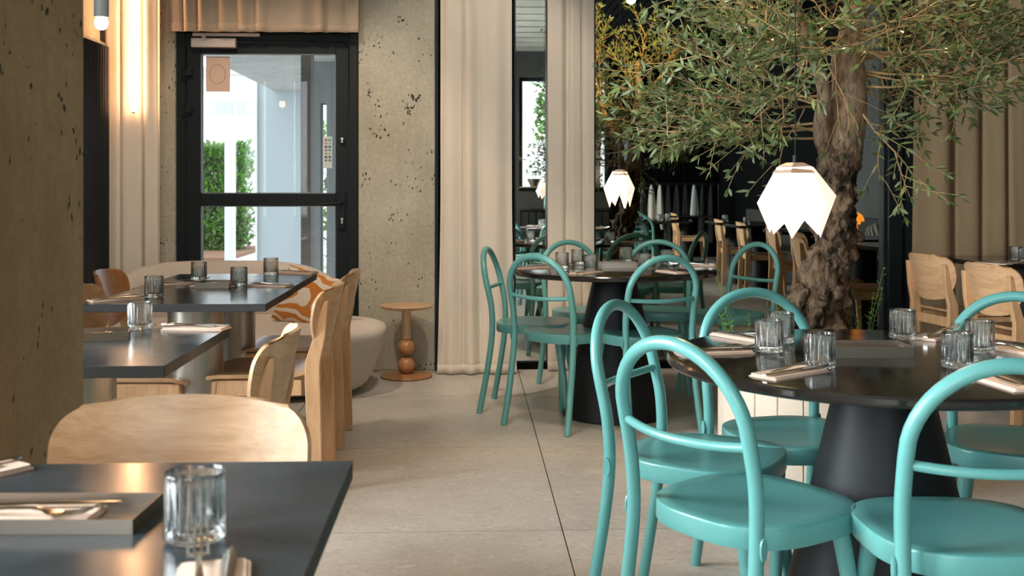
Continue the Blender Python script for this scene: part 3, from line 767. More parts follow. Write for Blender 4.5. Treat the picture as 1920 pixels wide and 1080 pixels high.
# right hand tables
def wall_table(label, x0, x1, y0, y1):
    t = thing('square_table', label, 'table', ((x0 + x1) / 2, (y0 + y1) / 2, 0)); w_, d_ = x1 - x0, y1 - y0
    bx(-w_ / 2, w_ / 2, -d_ / 2, d_ / 2, .722, .75).obj('tabletop', M_stone, t, smooth=False, bevel=.002)
    MB().lathe([(0, 0), (.11, 0), (.11, .7215), (0, .7215)], 40).obj('drum_pedestal', M_cone, t, ang=30)
wall_table('dark table at the right edge before the shade-toned curtain', 2.87, 3.57, 5.72, 6.44)
for (y, n) in ((5.0, 'with the mushroom lamp'), (3.5, 'in the middle of the right wall'), (1.9, 'farther along the right wall'), (.9, 'behind the camera by the right wall'), (-2.2, 'before the black slatted wall')):
    wall_table('dark square table %s, seen only in the mirror' % n, 2.95, 3.62, y - .33, y + .33)
t = thing('bench', 'long dark bench along the right wall, seen in the mirror', 'bench', (3.94, 2.2, 0))
bx(-.2, .27, -4.2, 3.4, .05, .42).obj('seat', plain('bench_cloth', (.03, .028, .025), .9), t, bevel=.02)
bx(.2, .27, -4.2, 3.4, .42, .85).obj('backrest', plain('bench_cloth', (.03, .028, .025), .9), t, bevel=.02)
# patterned cushions and mushroom lamp by the right wall
def pat():
    t = NT('black_cream_pattern'); v = t.n('ShaderNodeTexWave'); v.inputs['Scale'].default_value = 4; v.inputs['Distortion'].default_value = 9; v.inputs['Detail'].default_value = 0
    t.l(t.coord(), v.inputs['Vector']); t.base(t.ramp(v.outputs['Fac'], [(.5, (.01, .01, .01)), (.52, (.22, .19, .14))]), .9); return t.m
M_pat = pat()
def cushion_mb(w_, h_, th):
    def side(sg):
        def fn(u, v):
            a, b_ = 2 * u - 1, 2 * v - 1; k = (1 - abs(a) ** 3.2) ** .55 * (1 - abs(b_) ** 3.2) ** .55
            pinch = 1 - .05 * (1 - abs(a)) * abs(b_) - .05 * (1 - abs(b_)) * abs(a)
            return (a * w_ / 2 * pinch, sg * th / 2 * k, b_ * h_ / 2 * pinch)
        return fn
    m = MB(); m.grid(side(1), 24, 24); m.grid(side(-1), 24, 24); return m
for i, y in enumerate((4.2, 4.65, 3.3)):
    o = cushion_mb(.44, .40, .14).obj('cushion', M_pat, None, ang=80); o.location = (4.06, y, .62); o.rotation_euler = (0, radians(-12), pi / 2)
    tag(o, 'black and cream patterned cushion on the dark bench, %s along it, seen in the mirror' % ('second', 'first', 'third')[i], 'cushion')
t = thing('mushroom_lamp', 'orange glass mushroom lamp on a dark table, seen in the large mirror', 'lamp', (3.16, 5.06, .75))
E1 = emit('amber_glass', (1.0, .30, .03), 1.6); E2 = emit('amber_glass_dim', (1.0, .24, .02), .9)
MB().lathe([(0, .001), (.055, .001), (.055, .11), (0, .11)], 32).obj('lamp_stem', E2, t)
MB().lathe([(0, .115), (.075, .115), (.078, .14), (.105, .14), (.102, .165), (.085, .195), (.05, .215), (0, .222)], 32).obj('lamp_shade', E1, t)

# ------------------------------------------------------------------ sofa, cushion, side table
t = thing('curved_sofa', 'low curved cream boucle sofa under the glass door', 'sofa', (-1.25, 6.22, 0))
def blob(cx_, w_, d_, zs, cy_=0, n=64, p=2.6):
    rs = []
    for (ins, z) in zs:
        r_ = []
        for i in range(n):
            a = 2 * pi * i / n; c, s_ = cos(a), sin(a); q = 2 / p
            r_.append((cx_ + (w_ / 2 - ins) * (abs(c) ** q) * (1 if c >= 0 else -1), cy_ + (d_ / 2 - ins) * (abs(s_) ** q) * (1 if s_ >= 0 else -1), z))
        rs.append(r_)
    return rs
zs = [(.20, .03), (.14, .03), (.105, .06), (.07, .12), (.03, .24), (.005, .32), (.0, .345), (.012, .368), (.045, .382), (.12, .39), (.3, .393)]
MB().rings(blob(-.02, 1.60, 1.04, zs, -.02)).obj('seat', M_boucle, t, ang=80)
path = catmull([(-.78, -.02, 0), (-.72, .25, 0), (-.50, .42, 0), (-.1, .475, 0), (.25, .46, 0), (.47, .36, 0)], 6)
rs = []; n = len(path)
for i, p_ in enumerate(path):
    tt = i / (n - 1); tg = (path[min(i + 1, n - 1)] - path[max(i - 1, 0)]).normalized(); nn = Vector((-tg.y, tg.x, 0))
    e_ = min(tt, 1 - tt); k = min(1, (e_ / .07)) ** .5 if e_ > 0 else .15; k = max(k, .15)
    zt = .40 + .315 * (1 - .9 * max(0, abs(2 * tt - 1) - .0) ** 3.2 * .62); wd = .075 * k
    z0_ = .34; ring_ = []
    for (a, b_) in rounded_rect(2, 2, .85, 5): ring_.append(tuple(p_ + nn * a * wd + Vector((0, 0, z0_ + (b_ + 1) / 2 * ((zt - z0_) * (.75 + .25 * k))))))
    rs.append(ring_)
MB().rings(rs).obj('backrest', M_boucle, t, ang=80)
for (x, y) in ((-.55, -.3), (.55, -.3), (-.55, .3), (.5, .3)): MB().tube([(x, y, 0), (x, y, .035)], .03, 14).obj('foot', M_frame, t)
o = cushion_mb(.42, .33, .14).obj('cushion', M_cushion, None, ang=80)
pc = WD(588, 6.2); o.location = (pc[0], pc[1] - .02, .512); o.rotation_euler = (radians(-16), radians(14), radians(-14))
tag(o, 'cream cushion with orange swirls on the sofa', 'cushion')
ps = WD(762, 6.58)
t = thing('side_table', 'round wooden side table with two ball stem before the pier', 'table', (ps[0], ps[1], 0))
MB().lathe([(0, 0), (.15, 0), (.160, .006), (.158, .014), (.12, .019), (0, .022)], 48).obj('base', M_ball, t, ang=40)
def sph(zc, r): return [(r * cos(a), zc + r * sin(a)) for a in [-pi / 2 + pi * i / 14 for i in range(15)]]
s = MB(); s.lathe(sph(.073, .054), 32); s.obj('ball', M_ball, t); MB().lathe(sph(.182, .054), 32).obj('ball', M_ball, t)
MB().lathe([(0, .232), (.018, .232), (.028, .242), (.028, .422), (0, .422)], 24).obj('stem', M_sidewood, t)
MB().lathe([(0, .421), (.135, .421), (.155, .430), (.162, .440), (.160, .444), (.14, .446), (.12, .443), (0, .443)], 48).obj('tabletop', M_sidewood, t)

# ------------------------------------------------------------------ tableware
def tumbler_mesh():
    def fl_(r, z, a):
        if r > .0335 and .017 < z < .072: return r - .0030 * (1 - abs(cos(a * 10)))
        return r
    R = .0365; prof = [(0, .001), (.030, .0), (.0345, .003), (R, .007), (R, .013), (.0347, .0165), (.0357, .019), (.0357, .066), (.0350, .071), (.0352, .0795), (.0346, .0815), (.0338, .0805), (.0333, .074), (.0325, .022), (.029, .0165), (0, .0150)]
    return MB().lathe(prof, 160, fn=fl_).mesh('tumbler', M_glass, True, 60)
TM = tumbler_mesh()
def tumbler(xy, label, z=.75):
    o = bpy.data.objects.new('glass_tumbler', TM); COL.objects.link(o); o.location = (xy[0], xy[1], z + .0003)
    o.rotation_euler = (0, 0, random.uniform(0, 1)); return tag(o, label, 'glass', 'ribbed glass tumblers')
def cutlery():
    f = MB()
    def strip(pts, th=.0022):    # (x half width, y, z)
        rs = [[(-hw, y, z), (0, y, z + th * .35), (hw, y, z), (hw, y, z + th), (0, y, z + th * 1.35), (-hw, y, z + th)] for (hw, y, z) in pts]; f.rings(rs)
    strip([(.0055, -.10, .001), (.007, -.09, .001), (.006, -.05, .003), (.0035, 0, .008), (.0030, .03, .009), (.006, .045, .006), (.0115, .056, .003), (.0125, .068, .002)])
    for k in range(4):
        x = -.0108 + k * .0072
        f.rings([[(x - .0017, y, z), (x + .0017, y, z), (x + .0014, y, z + .0022), (x - .0014, y, z + .0022)] for (y, z) in ((.064, .002), (.085, .004), (.104, .009), (.116, .015))])
    fm = f.mesh('fork', M_steel, True, 35)
    f = MB(); strip([(.006, -.105, .001), (.0082, -.095, .001), (.0075, -.02, .0015), (.0055, .0, .002), (.0078, .012, .002), (.0088, .06, .002), (.006, .10, .002), (.001, .112, .002)], .003)
    km = f.mesh('knife', M_steel, True, 35)
    n_ = MB(); n_.rings([[(x, y, z) for (x, y) in rounded_rect(.078, .19, .004, 2)] for z in (0, .0022)]); n_.rings([[(x + .002, y - .001, z) for (x, y) in rounded_rect(.073, .186, .006, 2)] for z in (.0022, .0026, .0048)])
    n_.rings([[(x - .001, y, z) for (x, y) in rounded_rect(.070, .184, .006, 2)] for z in (.0048, .0052, .0072)])
    nm = n_.mesh('napkin', M_napkin, True, 35)
    return fm, km, nm
FM, KM, NM = cutlery()
def item(name, mesh, x, y, z, rz, label, cat, group):
    o = bpy.data.objects.new(name, mesh); COL.objects.link(o); o.location = (x, y, z); o.rotation_euler = (0, 0, rz); return tag(o, label, cat, group)
def setting(pa, pb, place, z=.75, ks=1):
    a = Vector(TZ(*pa, z)); b_ = Vector(TZ(*pb, z)); c = (a + b_) / 2; d = (b_ - a).normalized(); rz = atan2(-d.x, d.y); n_ = Vector((d.y, -d.x))
    item('napkin', NM, c.x, c.y, z + .0003, rz, 'folded cream napkin ' + place, 'napkin', 'folded napkins under the cutlery')
    q = c + n_ * .014 * ks + d * .005; item('knife', KM, q.x, q.y, z + .0078, rz - .03, 'steel knife on the napkin ' + place, 'knife', 'steel knives on napkins')
    q = c - n_ * .014 * ks + d * .040; item('fork', FM, q.x, q.y, z + .0078, rz + .07, 'steel fork on the napkin ' + place, 'fork', 'steel forks on napkins')
def tray(px, py, v_len, label, place, depth=.115, hgt=.028, rz=None, anchor='right', z=.75):
    """px,py: front right bottom corner (photo) on the table"""
    p_ = Vector(TZ(px, py, z)); t = thing('steel_tray', label, 'tray', (p_.x - v_len / 2 * cos(TH), p_.y + depth / 2 + v_len / 2 * sin(TH), z + .0003), -TH if rz is None else rz, 'shallow steel trays')
    L = v_len; h = .0015
    bx(-L / 2, L / 2, -depth / 2, depth / 2, 0, .002).obj('tray_floor', M_tray, t, smooth=False)
    for (a0, a1, b0, b1) in ((-L / 2, L / 2, -depth / 2, -depth / 2 + h), (-L / 2, L / 2, depth / 2 - h, depth / 2), (-L / 2, -L / 2 + h, -depth / 2 + h, depth / 2 - h), (L / 2 - h, L / 2, -depth / 2 + h, depth / 2 - h)):
        bx(a0, a1, b0, b1, .002, hgt).obj('tray_wall', M_tray, t, smooth=False)
    M = Matrix.Translation(t.location) @ Matrix.Rotation(t.rotation_euler.z, 4, 'Z')
    for k, (nm_, ms, lx, ly, lz, r_) in enumerate((('napkin', NM, -.01, .0, .0024, pi / 2), ('knife', KM, -.005, .022, .0098, -pi / 2 + .06), ('fork', FM, -.02, -.012, .0098, -pi / 2 - .1))):
        w_ = M @ Vector((lx, ly, lz)); item(nm_, ms, w_.x, w_.y, w_.z, t.rotation_euler.z + r_, {'napkin': 'cream napkin lying in the tray ', 'knife': 'steel knife lying in the tray ', 'fork': 'steel fork lying in the tray '}[nm_] + place, nm_, 'cutlery and napkins in the trays')
    return t
# near round table
for (px, py, s_) in ((1442, 660, 'near round table, leftmost, front one of the overlapping pair'), (1464, 643, 'near round table, rear one of the overlapping pair'), (1537, 690, 'near round table beside the fork tines'),
                     (1693, 636, 'near round table at the right end of the steel tray'), (1837, 661, 'near round table, rear right of the pair'), (1795, 690, 'near round table, behind the arch of the lower right chair')):
    tumbler(TZ(px, py), 'ribbed glass tumbler on the ' + s_)
tray(1716, 672, .225, 'shallow steel tray on the near round table', 'on the near round table')
setting((1418, 712), (1540, 692), 'at the front of the near round table')
setting((1285, 664), (1392, 660), 'at the left rim of the near round table')
setting((1357, 628), (1430, 640), 'at the rear left of the near round table')
setting((1722, 640), (1796, 625), 'at the rear right of the near round table')
setting((1930, 734), (1840, 706), 'at the right front of the near round table')
setting((1960, 668), (1895, 657), 'at the right rim of the near round table')
# far round table
for (px, py, s_) in ((1054, 503, 'far round table, leftmost'), (1083, 496, 'far round table, second from the left'), (1108, 508, 'far round table, third from the left'), (1174, 491, 'far round table behind its tray'),
                     (1209, 505, 'far round table right of the tray'), (1251, 497, 'far round table, rightmost')):
    tumbler(TZ(px, py), 'ribbed glass tumbler on the ' + s_)
tray(1197, 503, .22, 'shallow steel tray on the far round table', 'on the far round table')
setting((963, 504), (1028, 501), 'at the left rim of the far round table')
setting((1068, 516), (1128, 509), 'at the front of the far round table')
setting((1291, 515), (1230, 507), 'at the front right of the far round table')
setting((1340, 499), (1276, 498), 'at the right rim of the far round table')
setting((1030, 494), (1062, 499), 'at the rear left of the far round table')
# left tables
tumbler(TZ(366, 1012), 'large looking ribbed glass tumbler on the foreground slate table')
tray(252, 1003, .30, 'shallow steel tray on the foreground slate table', 'on the foreground slate table', .115, .018)
setting((388, 1180), (402, 1070), 'at the bottom of the foreground slate table')
setting((-12, 884), (-150, 915), 'at the far left corner of the foreground slate table')
tumbler(TZ(262, 618), 'ribbed glass tumbler on the half hidden slate table')
setting((420, 618), (316, 616), 'on the half hidden slate table')
tray(224, 643, .30, 'shallow steel tray beside the column on the half hidden slate table', 'beside the column', .115, .024, rz=radians(14))
for (px, py, s_) in ((289, 558, 'leftmost on the joined slate tables'), (373, 525, 'behind the tray on the joined slate tables'), (448, 537, 'right of the tray on the joined slate tables'), (508, 516, 'rightmost on the joined slate tables')):
    tumbler(TZ(px, py), 'ribbed glass tumbler, ' + s_)
tray(430, 541, .14, 'small square steel tray on the joined slate tables', 'on the joined slate tables', .14, .024)
setting((552, 538), (462, 535), 'on the right edge of the joined slate tables, nearer one')
setting((592, 514), (526, 512), 'on the right edge of the joined slate tables, farther one')
setting((300, 534), (352, 532), 'at the rear left of the joined slate tables')
setting((170, 566), (262, 560), 'at the near left of the joined slate tables')
# right edge
tumbler(TZ(1905, 489), 'ribbed glass tumbler on the dark table at the right edge, left of two')
tumbler(TZ(1922, 491), 'ribbed glass tumbler cut by the right edge of the photo')
setting((1830, 493), (1895, 497), 'on the dark table at the right edge')
for i, (x, y) in enumerate(((2.1, .3), (2.4, .5), (2.6, .0), (2.2, -.15))): tumbler((x, y), 'ribbed glass tumbler on the third round table, number %s from the mirror' % ('one', 'two', 'three', 'four')[i])
for (y, s_) in ((3.4, 'the middle wall table'), (1.8, 'the farther wall table'), (.8, 'the wall table behind the camera')): tumbler((3.15, y), 'ribbed glass tumbler on %s, seen in the mirror' % s_)

# ------------------------------------------------------------------ folded pendant lamps
def shade(label, px, d, ytop, ybot, wpx, rz, seed):
    xy = WD(px, d); zt = H - (ytop - 351) * d / F; zb_ = H - (ybot - 351) * d / F; R = wpx * d / F / 2; hh = zt - zb_
    t = thing('pendant_lamp', label, 'lamp', (xy[0], xy[1], zb_), rz, 'folded pendant lamps')
    rd = random.Random(seed); n = 6
    vs = [(R * .44 * cos(2 * pi * i / n), R * .44 * sin(2 * pi * i / n), hh * (.95 + .02 * rd.uniform(-1, 1))) for i in range(n)]
    vs += [(R * cos(2 * pi * i / n) * (1 - .08 * (i % 2)), R * sin(2 * pi * i / n) * (1 - .08 * (i % 2)), hh * (.50 + .07 * rd.uniform(-1, 1))) for i in range(n)]
    for i in range(n):
        a = 2 * pi * i / n; z = hh * (0, .10, .03, .07, .0, .05)[i]; vs.append((R * .63 * cos(a + .06), R * .63 * sin(a + .06), z))
        a += pi / n; z = hh * (.36, .20, .30, .38, .24, .33)[i]; vs.append((R * .60 * cos(a), R * .60 * sin(a), z))
    fs = []
    for i in range(n):
        k = (i + 1) % n; fs += [(i, k, n + k), (i, n + k, n + i)]
        b0 = 2 * n; e0, e1, e2 = b0 + 2 * i, b0 + 2 * i + 1, b0 + (2 * i + 2) % (2 * n)
        fs += [(n + i, n + k, e1), (n + i, e1, e0), (n + k, e2, e1)]
    MB().add(vs, fs).obj('lamp_shade', M_shade, t, smooth=False, solid=.002)
    MB().lathe([(0, hh * 1.0), (R * .22, hh * 1.0), (R * .41, hh * .955), (R * .56, hh * .86), (R * .53, hh * .86), (R * .36, hh * .945), (0, hh * .985)], 6).obj('lamp_cap', M_cap, t, smooth=False)
    MB().tube([(0, 0, hh * .99), (0, 0, hh * .99 + .02)], .006, 10).obj('cord_grip', M_frame, t)
    MB().tube([(0, 0, hh), (0, 0, ZC - zb_)], .0016, 6).obj('cord', M_frame, t)
    MB().lathe(sph(hh * .62, .022), 16).obj('bulb', emit('lamp_bulb', (1, .72, .45), 30), t)
    return t
def shade_mat():
    t = NT('folded_porcelain'); t.base((.85, .75, .66), .6)
    t.b.inputs['Emission Color'].default_value = (1.0, .74, .60, 1); t.b.inputs['Emission Strength'].default_value = .95
    return t.m
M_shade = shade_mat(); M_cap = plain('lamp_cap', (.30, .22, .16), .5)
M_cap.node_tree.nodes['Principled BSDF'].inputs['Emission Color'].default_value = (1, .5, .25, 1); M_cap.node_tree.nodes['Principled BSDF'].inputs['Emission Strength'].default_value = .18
shade('large glowing folded white pendant lamp before the tree trunk', 1491, 2.64, 305, 445, 158, .05, 4)
shade('smaller glowing folded white pendant lamp over the far round table', 1162, 5.5, 318, 391, 60, .9, 12)

# ------------------------------------------------------------------ planter and olive tree
PXc, PYc, PR, ph_ = 1.365, 4.18, .365, .54
t = thing('planter', 'cream round planter of upright staves holding the olive tree', 'planter', (PXc, PYc, 0))
NP = 24; pm = MB()
a0 = 2 * pi / NP; g_ = .012
pm.rings([[(rr * cos(q), rr * sin(q), z) for (rr, q) in ((PR - .02, -a0 / 2 + g_ * .3), (PR - .02, a0 / 2 - g_ * .3), (PR - .003, a0 / 2 - g_ * .3), (PR, a0 / 2 - g_), (PR + .001, 0), (PR, -a0 / 2 + g_), (PR - .003, -a0 / 2 + g_ * .3))] for z in (0, ph_)])
pm = pm.mesh('stave', M_planter, True, 30)
for k in range(NP):
    o = bpy.data.objects.new('stave', pm); COL.objects.link(o); o.parent = t; o.rotation_euler = (0, 0, k * a0)
m = MB().lathe([(0, ph_ - .03), (PR * .5, ph_ - .035), (PR - .021, ph_ - .045), (PR - .021, .02), (0, .02)], 40, fn=lambda r_, z, a: r_ if r_ > PR * .6 else r_ * (1 + .2 * sin(a * 5))); m.obj('soil', M_soil, t)
tree = thing('olive_tree', 'gnarled olive tree with spreading narrow leaves in the planter', 'tree', (1.39, 4.16, 0))
TO = Vector((1.39, 4.16, 0))
def tp(px, py, dy=0):            # point on the tree (local) seen at px,py at depth 4.16+dy
    Y = 4.16 + dy; x = WY(px, Y); dc_ = x * sin(TH) + Y * cos(TH); return Vector((x, Y, H - (py - 351) * dc_ / F)) - TO
def gnarl(path, rad, n=28, k=6, amp=.3, seed=0, freq=9, zfade=1.25):
    P_ = catmull(path, k); R_ = []
    for i in range(len(path) - 1):
        for j in range(k): R_.append(rad[i] + (rad[i + 1] - rad[i]) * j / k)
    R_.append(rad[-1]); m = MB(); m.tube(P_, R_, n); cs = [P_[i] for i in range(len(P_))]
    for i in range(len(P_)):
        for j in range(n):
            v = Vector(m.v[i * n + j]); c = cs[i]; d_ = v - c
            a = amp * (1.25 - max(0, min(1, (v.z - zfade + .15) / .3)) * 1.0)
            q = Vector((v.x * freq, v.y * freq, v.z * freq * .7 + seed))
            nz = abs(noise.noise(q)) * 1.5 - .3 + .55 * (abs(noise.noise(q * 2.7)) - .25) + .35 * noise.noise(q * 6.5) + .45 * max(0, .35 - noise.voronoi(q * 1.6)[0][0])
            m.v[i * n + j] = tuple(c + d_ * (1 + a * nz))
    return m
trunk_path = [tp(1534, 700), tp(1532, 625), tp(1540, 560), tp(1556, 490), tp(1566, 430), tp(1568, 370), tp(1574, 310), tp(1584, 262), tp(1592, 215), tp(1592, 160), tp(1590, 110), tp(1600, 50), tp(1610, -60), tp(1600, -190)]
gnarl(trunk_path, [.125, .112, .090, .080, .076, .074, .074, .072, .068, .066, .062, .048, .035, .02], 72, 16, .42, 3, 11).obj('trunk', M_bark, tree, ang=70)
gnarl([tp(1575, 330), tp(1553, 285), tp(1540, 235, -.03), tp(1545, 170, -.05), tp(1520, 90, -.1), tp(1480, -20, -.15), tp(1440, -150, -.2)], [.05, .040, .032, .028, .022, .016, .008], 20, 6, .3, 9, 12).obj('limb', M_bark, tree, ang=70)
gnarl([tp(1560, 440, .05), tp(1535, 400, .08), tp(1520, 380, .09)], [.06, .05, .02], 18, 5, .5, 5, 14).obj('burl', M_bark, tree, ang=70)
# burls
for (px, py, r, s_) in ((1598, 372, .030, 1), (1606, 310, .020, 2), (1598, 440, .034, 3), (1500, 560, .05, 4), (1580, 560, .04, 5), (1512, 600, .05, 6), (1570, 620, .05, 7), (1545, 500, .03, 8), (1490, 600, .035, 9), (1600, 480, .025, 10)):
    c = tp(px, py, -.03); m = MB(); m.lathe(sph(0, r), 24)
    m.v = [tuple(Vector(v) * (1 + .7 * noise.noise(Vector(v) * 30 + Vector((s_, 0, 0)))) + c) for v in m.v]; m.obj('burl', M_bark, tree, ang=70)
rd = random.Random(77)
def leaf_geo(m, p, d_, up, L, W_):
    sd = d_.cross(up)
    if sd.length < 1e-4: return
    sd.normalize(); bend = up * (-.12 * L)
    m.add([p, p + d_ * L * .35 + sd * W_, p + d_ * L * .75 + sd * W_ * .7 + bend * .5, p + d_ * L + bend, p + d_ * L * .75 - sd * W_ * .7 + bend * .5, p + d_ * L * .35 - sd * W_], [(0, 1, 2, 5), (5, 2, 4), (2, 3, 4)] if False else [(0, 1, 5), (1, 2, 4, 5), (2, 3, 4)])
twig = MB(); LEAVES = []
def grow(p, d_, L, r, lv):
    n = max(4, int(L / .045)); pts = [p.copy()]; q = p.copy(); dd = d_.copy(); step = L / n
    for i in range(n):
        dd = (dd + Vector((rd.uniform(-1, 1), rd.uniform(-1, 1), rd.uniform(-1, 1))) * .10 + Vector((0, 0, -.006 if lv else .012))).normalized(); q = q + dd * step; pts.append(q.copy())
        if lv < 2 and i > n * .2:
            for _ in range((2 if rd.random() < .18 else 1) if lv == 0 else (1 if rd.random() < .85 else 0)):
                a = Vector((rd.uniform(-1, 1), rd.uniform(-1, 1), rd.uniform(-.7, .8))); nd = (dd * .8 + a * .75).normalized(); grow(q, nd, L * rd.uniform(.32, .58) if lv == 0 else rd.uniform(.11, .22), r * .5, lv + 1)
        if lv >= 1 and (i > 0):
            for sg in (1, -1):
                if rd.random() < .95:
                    a = Vector((rd.uniform(-1, 1), rd.uniform(-1, 1), rd.uniform(-1, 1))).normalized(); sd = dd.cross(a)
                    gp = q + TO; gx = 960 + F * (gp.x * cos(TH) - gp.y * sin(TH)) / (gp.x * sin(TH) + gp.y * cos(TH))
                    if sd.length > .1 and not (1558 < gx < 1642 and gp.y < 4.12 and 1.2 < gp.z < 1.66 and rd.random() < .85):
                        sd.normalize(); ld = (dd * .75 + sd * sg * .75).normalized(); LEAVES.append((q.copy(), ld, a, rd.uniform(.034, .062)))
    twig.tube(pts, [max(.0009, r * (1 - .75 * i / n)) for i in range(n + 1)], 5 if lv else 6, cap=False)
    for k in range(3 if lv else 0):
        a = Vector((rd.uniform(-1, 1), rd.uniform(-1, 1), rd.uniform(-1, 1))).normalized(); LEAVES.append((q.copy(), (dd + a * .4).normalized(), a, rd.uniform(.03, .05)))
# (start px,py,dy) -> (end px,py,dy): the branches that shape the crown
BR = [((1545, 240, 0), (1265, 285, -.05)), ((1545, 250, 0), (1300, 225, -.12)), ((1548, 200, 0), (1290, 105, .0)), ((1545, 260, 0), (1395, 300, -.15)), ((1550, 180, -.05), (1330, 200, -.25)),
      ((1545, 150, -.05), (1300, 40, -.1)), ((1590, 120, 0), (1440, 30, -.3)), ((1595, 130, 0), (1840, 200, -.1)), ((1595, 150, 0), (1850, 150, .05)), ((1600, 160, 0), (1800, 205, -.2)), ((1600, 120, 0), (1860, 60, .1)),
      ((1600, 80, 0), (1910, 30, -.1)), ((1598, 190, 0), (1665, 330, -.2)), ((1598, 160, 0), (1720, 220, .1)), ((1600, 90, 0), (1700, 140, -.35)), ((1590, 60, 0), (1500, 170, -.4)),
      ((1600, 60, 0), (1760, 60, -.3)), ((1545, 120, -.1), (1400, 110, -.35)), ((1530, 90, -.1), (1340, 10, -.3)), ((1545, 230, 0), (1320, 265, .2)), ((1545, 200, 0), (1400, 200, .35)), ((1600, 100, 0), (1700, 100, .35)),
      ((1605, 20, 0), (1780, -60, -.1)), ((1605, 20, 0), (1640, -40, -.4)), ((1610, -20, 0), (1800, -180, .1)), ((1500, 0, -.1), (1330, -120, 0)), ((1500, 40, -.1), (1300, -60, .1)), ((1605, -60, 0), (1500, -250, -.2)), ((1605, -60, 0), (1650, -300, .1)),
      ((1600, 0, 0), (1480, -100, .4)), ((1600, 0, 0), (1700, -120, .45)), ((1590, 60, 0), (1500, 20, .45)), ((1470, -50, -.1), (1300, -250, .2)), ((1470, -50, -.1), (1440, -330, 0)), ((1545, 200, 0), (1440, 240, -.35)), ((1600, 150, 0), (1770, 150, .2)), 
      ((1590, 90, 0), (1660, 60, -.45)), ((1600, 110, 0), (1500, 110, .3)), ((1600, 60, 0), (1620, 30, .4)), ((1605, 70, 0), (1720, 30, .0)), ((1605, 100, 0), (1740, 110, -.15)), ((1605, 40, 0), (1560, -10, -.35)), ((1600, 130, 0), (1700, 190, -.05)), ((1590, 70, 0), (1450, 90, -.1)), ((1595, 110, 0), (1810, 110, -.05)), ((1530, 60, -.05), (1390, 60, .15))]
for (a, b_) in BR:
    A, B = tp(*a), tp(*b_); d_ = B - A; L = d_.length; grow(A, (d_.normalized() + Vector((0, 0, .12))).normalized(), L * .92, .0062, 0)
twig.obj('twigs', M_twig, tree, kind='stuff')
print('leaves', len(LEAVES), 'twig faces', len(twig.f))
sc_ = [( (TO + l_[0]).y - 4.16 + (0 if 1.2 < (TO + l_[0]).z < 1.9 else 5) - .02 * abs(l_[1].x), i) for i, l_ in enumerate(LEAVES)]
sc_.sort(); pick = set(i for _, i in sc_[:900:3]); lm = MB(); leaf_geo(lm, Vector((0, 0, 0)), Vector((0, 1, 0)), Vector((0, 0, 1)), 1, .115); LM = lm.mesh('leaf', M_leaf, True, 80); lm2 = lm.mesh('leaf', M_leaf2, True, 80)
fol = MB(); k = 0
for i, (p_, d_, up, L) in enumerate(LEAVES):
    if i in pick:
        o = bpy.data.objects.new('leaf', lm2 if rd.random() < .07 else LM); COL.objects.link(o); o.parent = tree
        sd = d_.cross(up).normalized(); u2 = sd.cross(d_).normalized(); Mx = Matrix((( sd.x, d_.x, u2.x), (sd.y, d_.y, u2.y), (sd.z, d_.z, u2.z))).to_4x4(); Mx = Matrix.Translation(p_) @ Mx @ Matrix.Scale(L, 4); o.matrix_local = Mx
    else: leaf_geo(fol, p_, d_, up, L, L * .115)
fol.obj('foliage', M_leaf, tree, kind='stuff', ang=80)
# weeds in the planter
def weed(label, px, py_top, n, seed, dy, h0, spread, bright=True, lean=0):
    r2 = random.Random(seed); base = tp(px, 620, dy) + TO; t = thing('sprouting_plant', label, 'plant', (base.x, base.y, ph_ - .03))
    for k in range(n):
        st_ = MB(); lf = MB(); a = r2.uniform(0, 2 * pi); hh = h0 * r2.uniform(.55, 1); p0 = Vector((spread * .3 * cos(a), spread * .3 * sin(a), 0)); d_ = Vector((cos(a) * spread + lean, sin(a) * spread, hh)).normalized(); pts = [p0]; q = p0.copy()
        for i in range(12):
            d_ = (d_ + Vector((r2.uniform(-1, 1), r2.uniform(-1, 1), .2)) * .05).normalized(); q = q + d_ * hh / 12; pts.append(q.copy())
            if i > 0:
                for sg in (1, -1):
                    b2 = r2.uniform(0, 2 * pi); ld = (d_ * .6 + Vector((cos(b2), sin(b2), 0)) * sg * .8).normalized(); leaf_geo(lf, q, ld, Vector((0, 0, 1)), r2.uniform(.022, .045) * (1.2 - i * .05), .0048)
        s_o = st_.tube(pts, [.0016 * (1 - .05 * i) for i in range(13)], 5).obj('stem', plain('weed_stem', (.12, .2, .06), .6) if k == 0 else bpy.data.materials['weed_stem'], t); lf.obj('leaves', M_leaf2, s_o, kind='stuff')
weed('bright green weed in the planter left of the trunk', 1408, 560, 9, 3, -.30, .26, .10)
weed('long thin green shoot leaning left out of the planter', 1395, 480, 1, 5, -.28, .42, .02, lean=-.13)
weed('bright green weed in the planter right of the trunk', 1618, 490, 5, 8, .0, .42, .05)

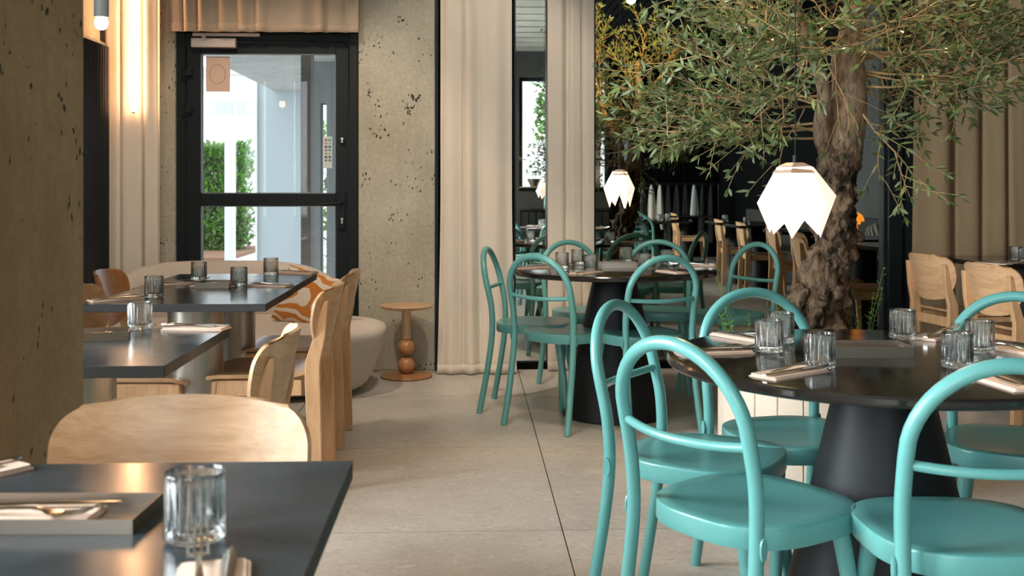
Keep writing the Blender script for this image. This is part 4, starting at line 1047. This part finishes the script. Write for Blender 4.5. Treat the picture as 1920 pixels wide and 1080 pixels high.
# ------------------------------------------------------------------ things behind the camera, reflected in the mirrors
t = thing('sideboard', 'dark sideboard with pots and bottles, seen in the narrow mirror', 'cabinet', (1.55, -3.3, 0))
bx(-.7, .7, -.22, .22, .08, .80).obj('cabinet_body', M_black_wall, t, smooth=False, bevel=.004)
for k in range(12): bx(-.69 + k * .116, -.59 + k * .116, .22, .232, .10, .78).obj('slat', M_frame, t, smooth=False)
bx(-.72, .72, -.24, .25, .80, .83).obj('worktop', M_stone, t, smooth=False)
for (x, y) in ((-.6, -.15), (.6, -.15), (-.6, .15), (.6, .15)): MB().tube([(x, y, 0), (x, y, .08)], .02, 10).obj('foot', M_frame, t)
M_green_glass = NT('green_bottle_glass'); M_green_glass.base((.35, .62, .48), .05); M_green_glass.b.inputs['Transmission Weight'].default_value = .8; M_green_glass = M_green_glass.m
bm_ = MB().lathe([(0, 0), (.035, 0), (.037, .01), (.037, .15), (.014, .22), (.014, .27), (0, .27)], 20).mesh('bottle', M_green_glass)
for k in range(6):
    o = item('glass_bottle', bm_, 1.25 + k * .095, -3.22, .8305, 0, 'green glass bottle, %s of the row on the mirrored sideboard' % ('first', 'second', 'third', 'fourth', 'fifth', 'last')[k], 'bottle', 'green bottles on the sideboard')
sl = thing('wall_shelf', 'thin wall shelf with potted herbs under the rear window', 'shelf', (1.5, YB + .12, 1.16)); bx(-.65, .8, -.12, .13, 0, .02).obj('shelf_board', M_steel, sl, smooth=False)
for k, (x, w_) in enumerate(((1.10, .12), (1.42, .09), (1.75, .10))):
    t = thing('potted_herb', ('green herb in a copper bowl', 'green herb in a ribbed tin pot', 'green herb in a small dark pot')[k] + ' on the shelf, seen in the narrow mirror', 'plant', (x, YB + .13, 1.18))
    MB().lathe([(0, 0), (w_ * .5, 0), (w_, .13), (w_ * .96, .13), (0, .11)], 20).obj('pot', (M_tray, M_steel, M_frame)[k], t)
    hedge_mesh(-w_ * 1.2, w_ * 1.2, -.08, .08, .16, 160, k + 40, .022).obj('foliage', M_leaf2, t, (0, 0, .12), kind='stuff', smooth=False)
t = thing('ring_lamp', 'large glowing ring lamp, seen in the narrow mirror', 'lamp', (1.10, -1.6, 2.25))
MB().tube([(.17 * cos(a), .03 * sin(a), .34 * sin(a)) for a in [2 * pi * i / 48 for i in range(49)]], .016, 10, False).obj('light_ring', emit('ring_white', (1, .86, .76), 2.4), t)
MB().tube([(0, 0, .34), (0, 0, ZC - 2.25)], .002, 6).obj('cord', M_frame, t)
t = thing('pendant_spot', 'white globe pendant cluster reflected above the sideboard', 'lamp', (2.9, -1.5, 2.2))
MB().lathe(sph(0, .05), 20).obj('bulb', emit('warm_globe', (1, .7, .45), 3), t); MB().tube([(0, 0, .05), (0, 0, ZC - 2.2)], .003, 6).obj('cord', M_frame, t)
# coat rail with aprons
cr = thing('coat_rail', 'black rail with hanging aprons, seen in the large mirror', 'rail', (3.3, -2.9, 0))
MB().tube([(-.65, 0, 1.22), (.65, 0, 1.22)], .012, 10).obj('rail_bar', M_frame, cr)
for sx in (-.65, .65): MB().tube([(sx, 0, 0), (sx, 0, 1.22)], .014, 10).obj('post', M_frame, cr); 
for sx in (-.65, .65): bx(sx - .02, sx + .02, -.2, .2, 0, .02).obj('foot', M_frame, cr, smooth=False)
for k in range(9):
    x = -.55 + k * .135; mt = M_white_lin if k in (1, 2, 6) else M_grey_lin; Lk = (.75, .55, .7, .9, .6, .85, .5, .8, .9)[k]
    def fn(u, v, Lk=Lk, k=k):
        a = 2 * pi * u; r = .015 + .05 * v ** .6 * (1 + .25 * cos(a * 3 + k) + .12 * cos(a * 5)); return (r * cos(a) * 1.1, r * sin(a) * .7, -Lk * v)
    o = MB().grid(fn, 24, 10).obj('apron', mt, None, ang=80); o.location = (3.3 + x, -2.9, 1.205); tag(o, '%s apron hanging on the rail, %s from its left end, seen in the mirror' % ('white' if mt is M_white_lin else 'dark', ('first', 'second', 'third', 'fourth', 'fifth', 'sixth', 'seventh', 'eighth', 'ninth')[k]), 'apron', 'aprons on the rail')
tag(bx(2.52, 2.78, -3.985, -3.96, 1.35, 1.95).obj('menu_board', plain('menu_paper', (.45, .48, .47), .7), smooth=False), 'pale board on the black slatted wall, seen in the large mirror', 'board')
print('objects', len(bpy.data.objects))
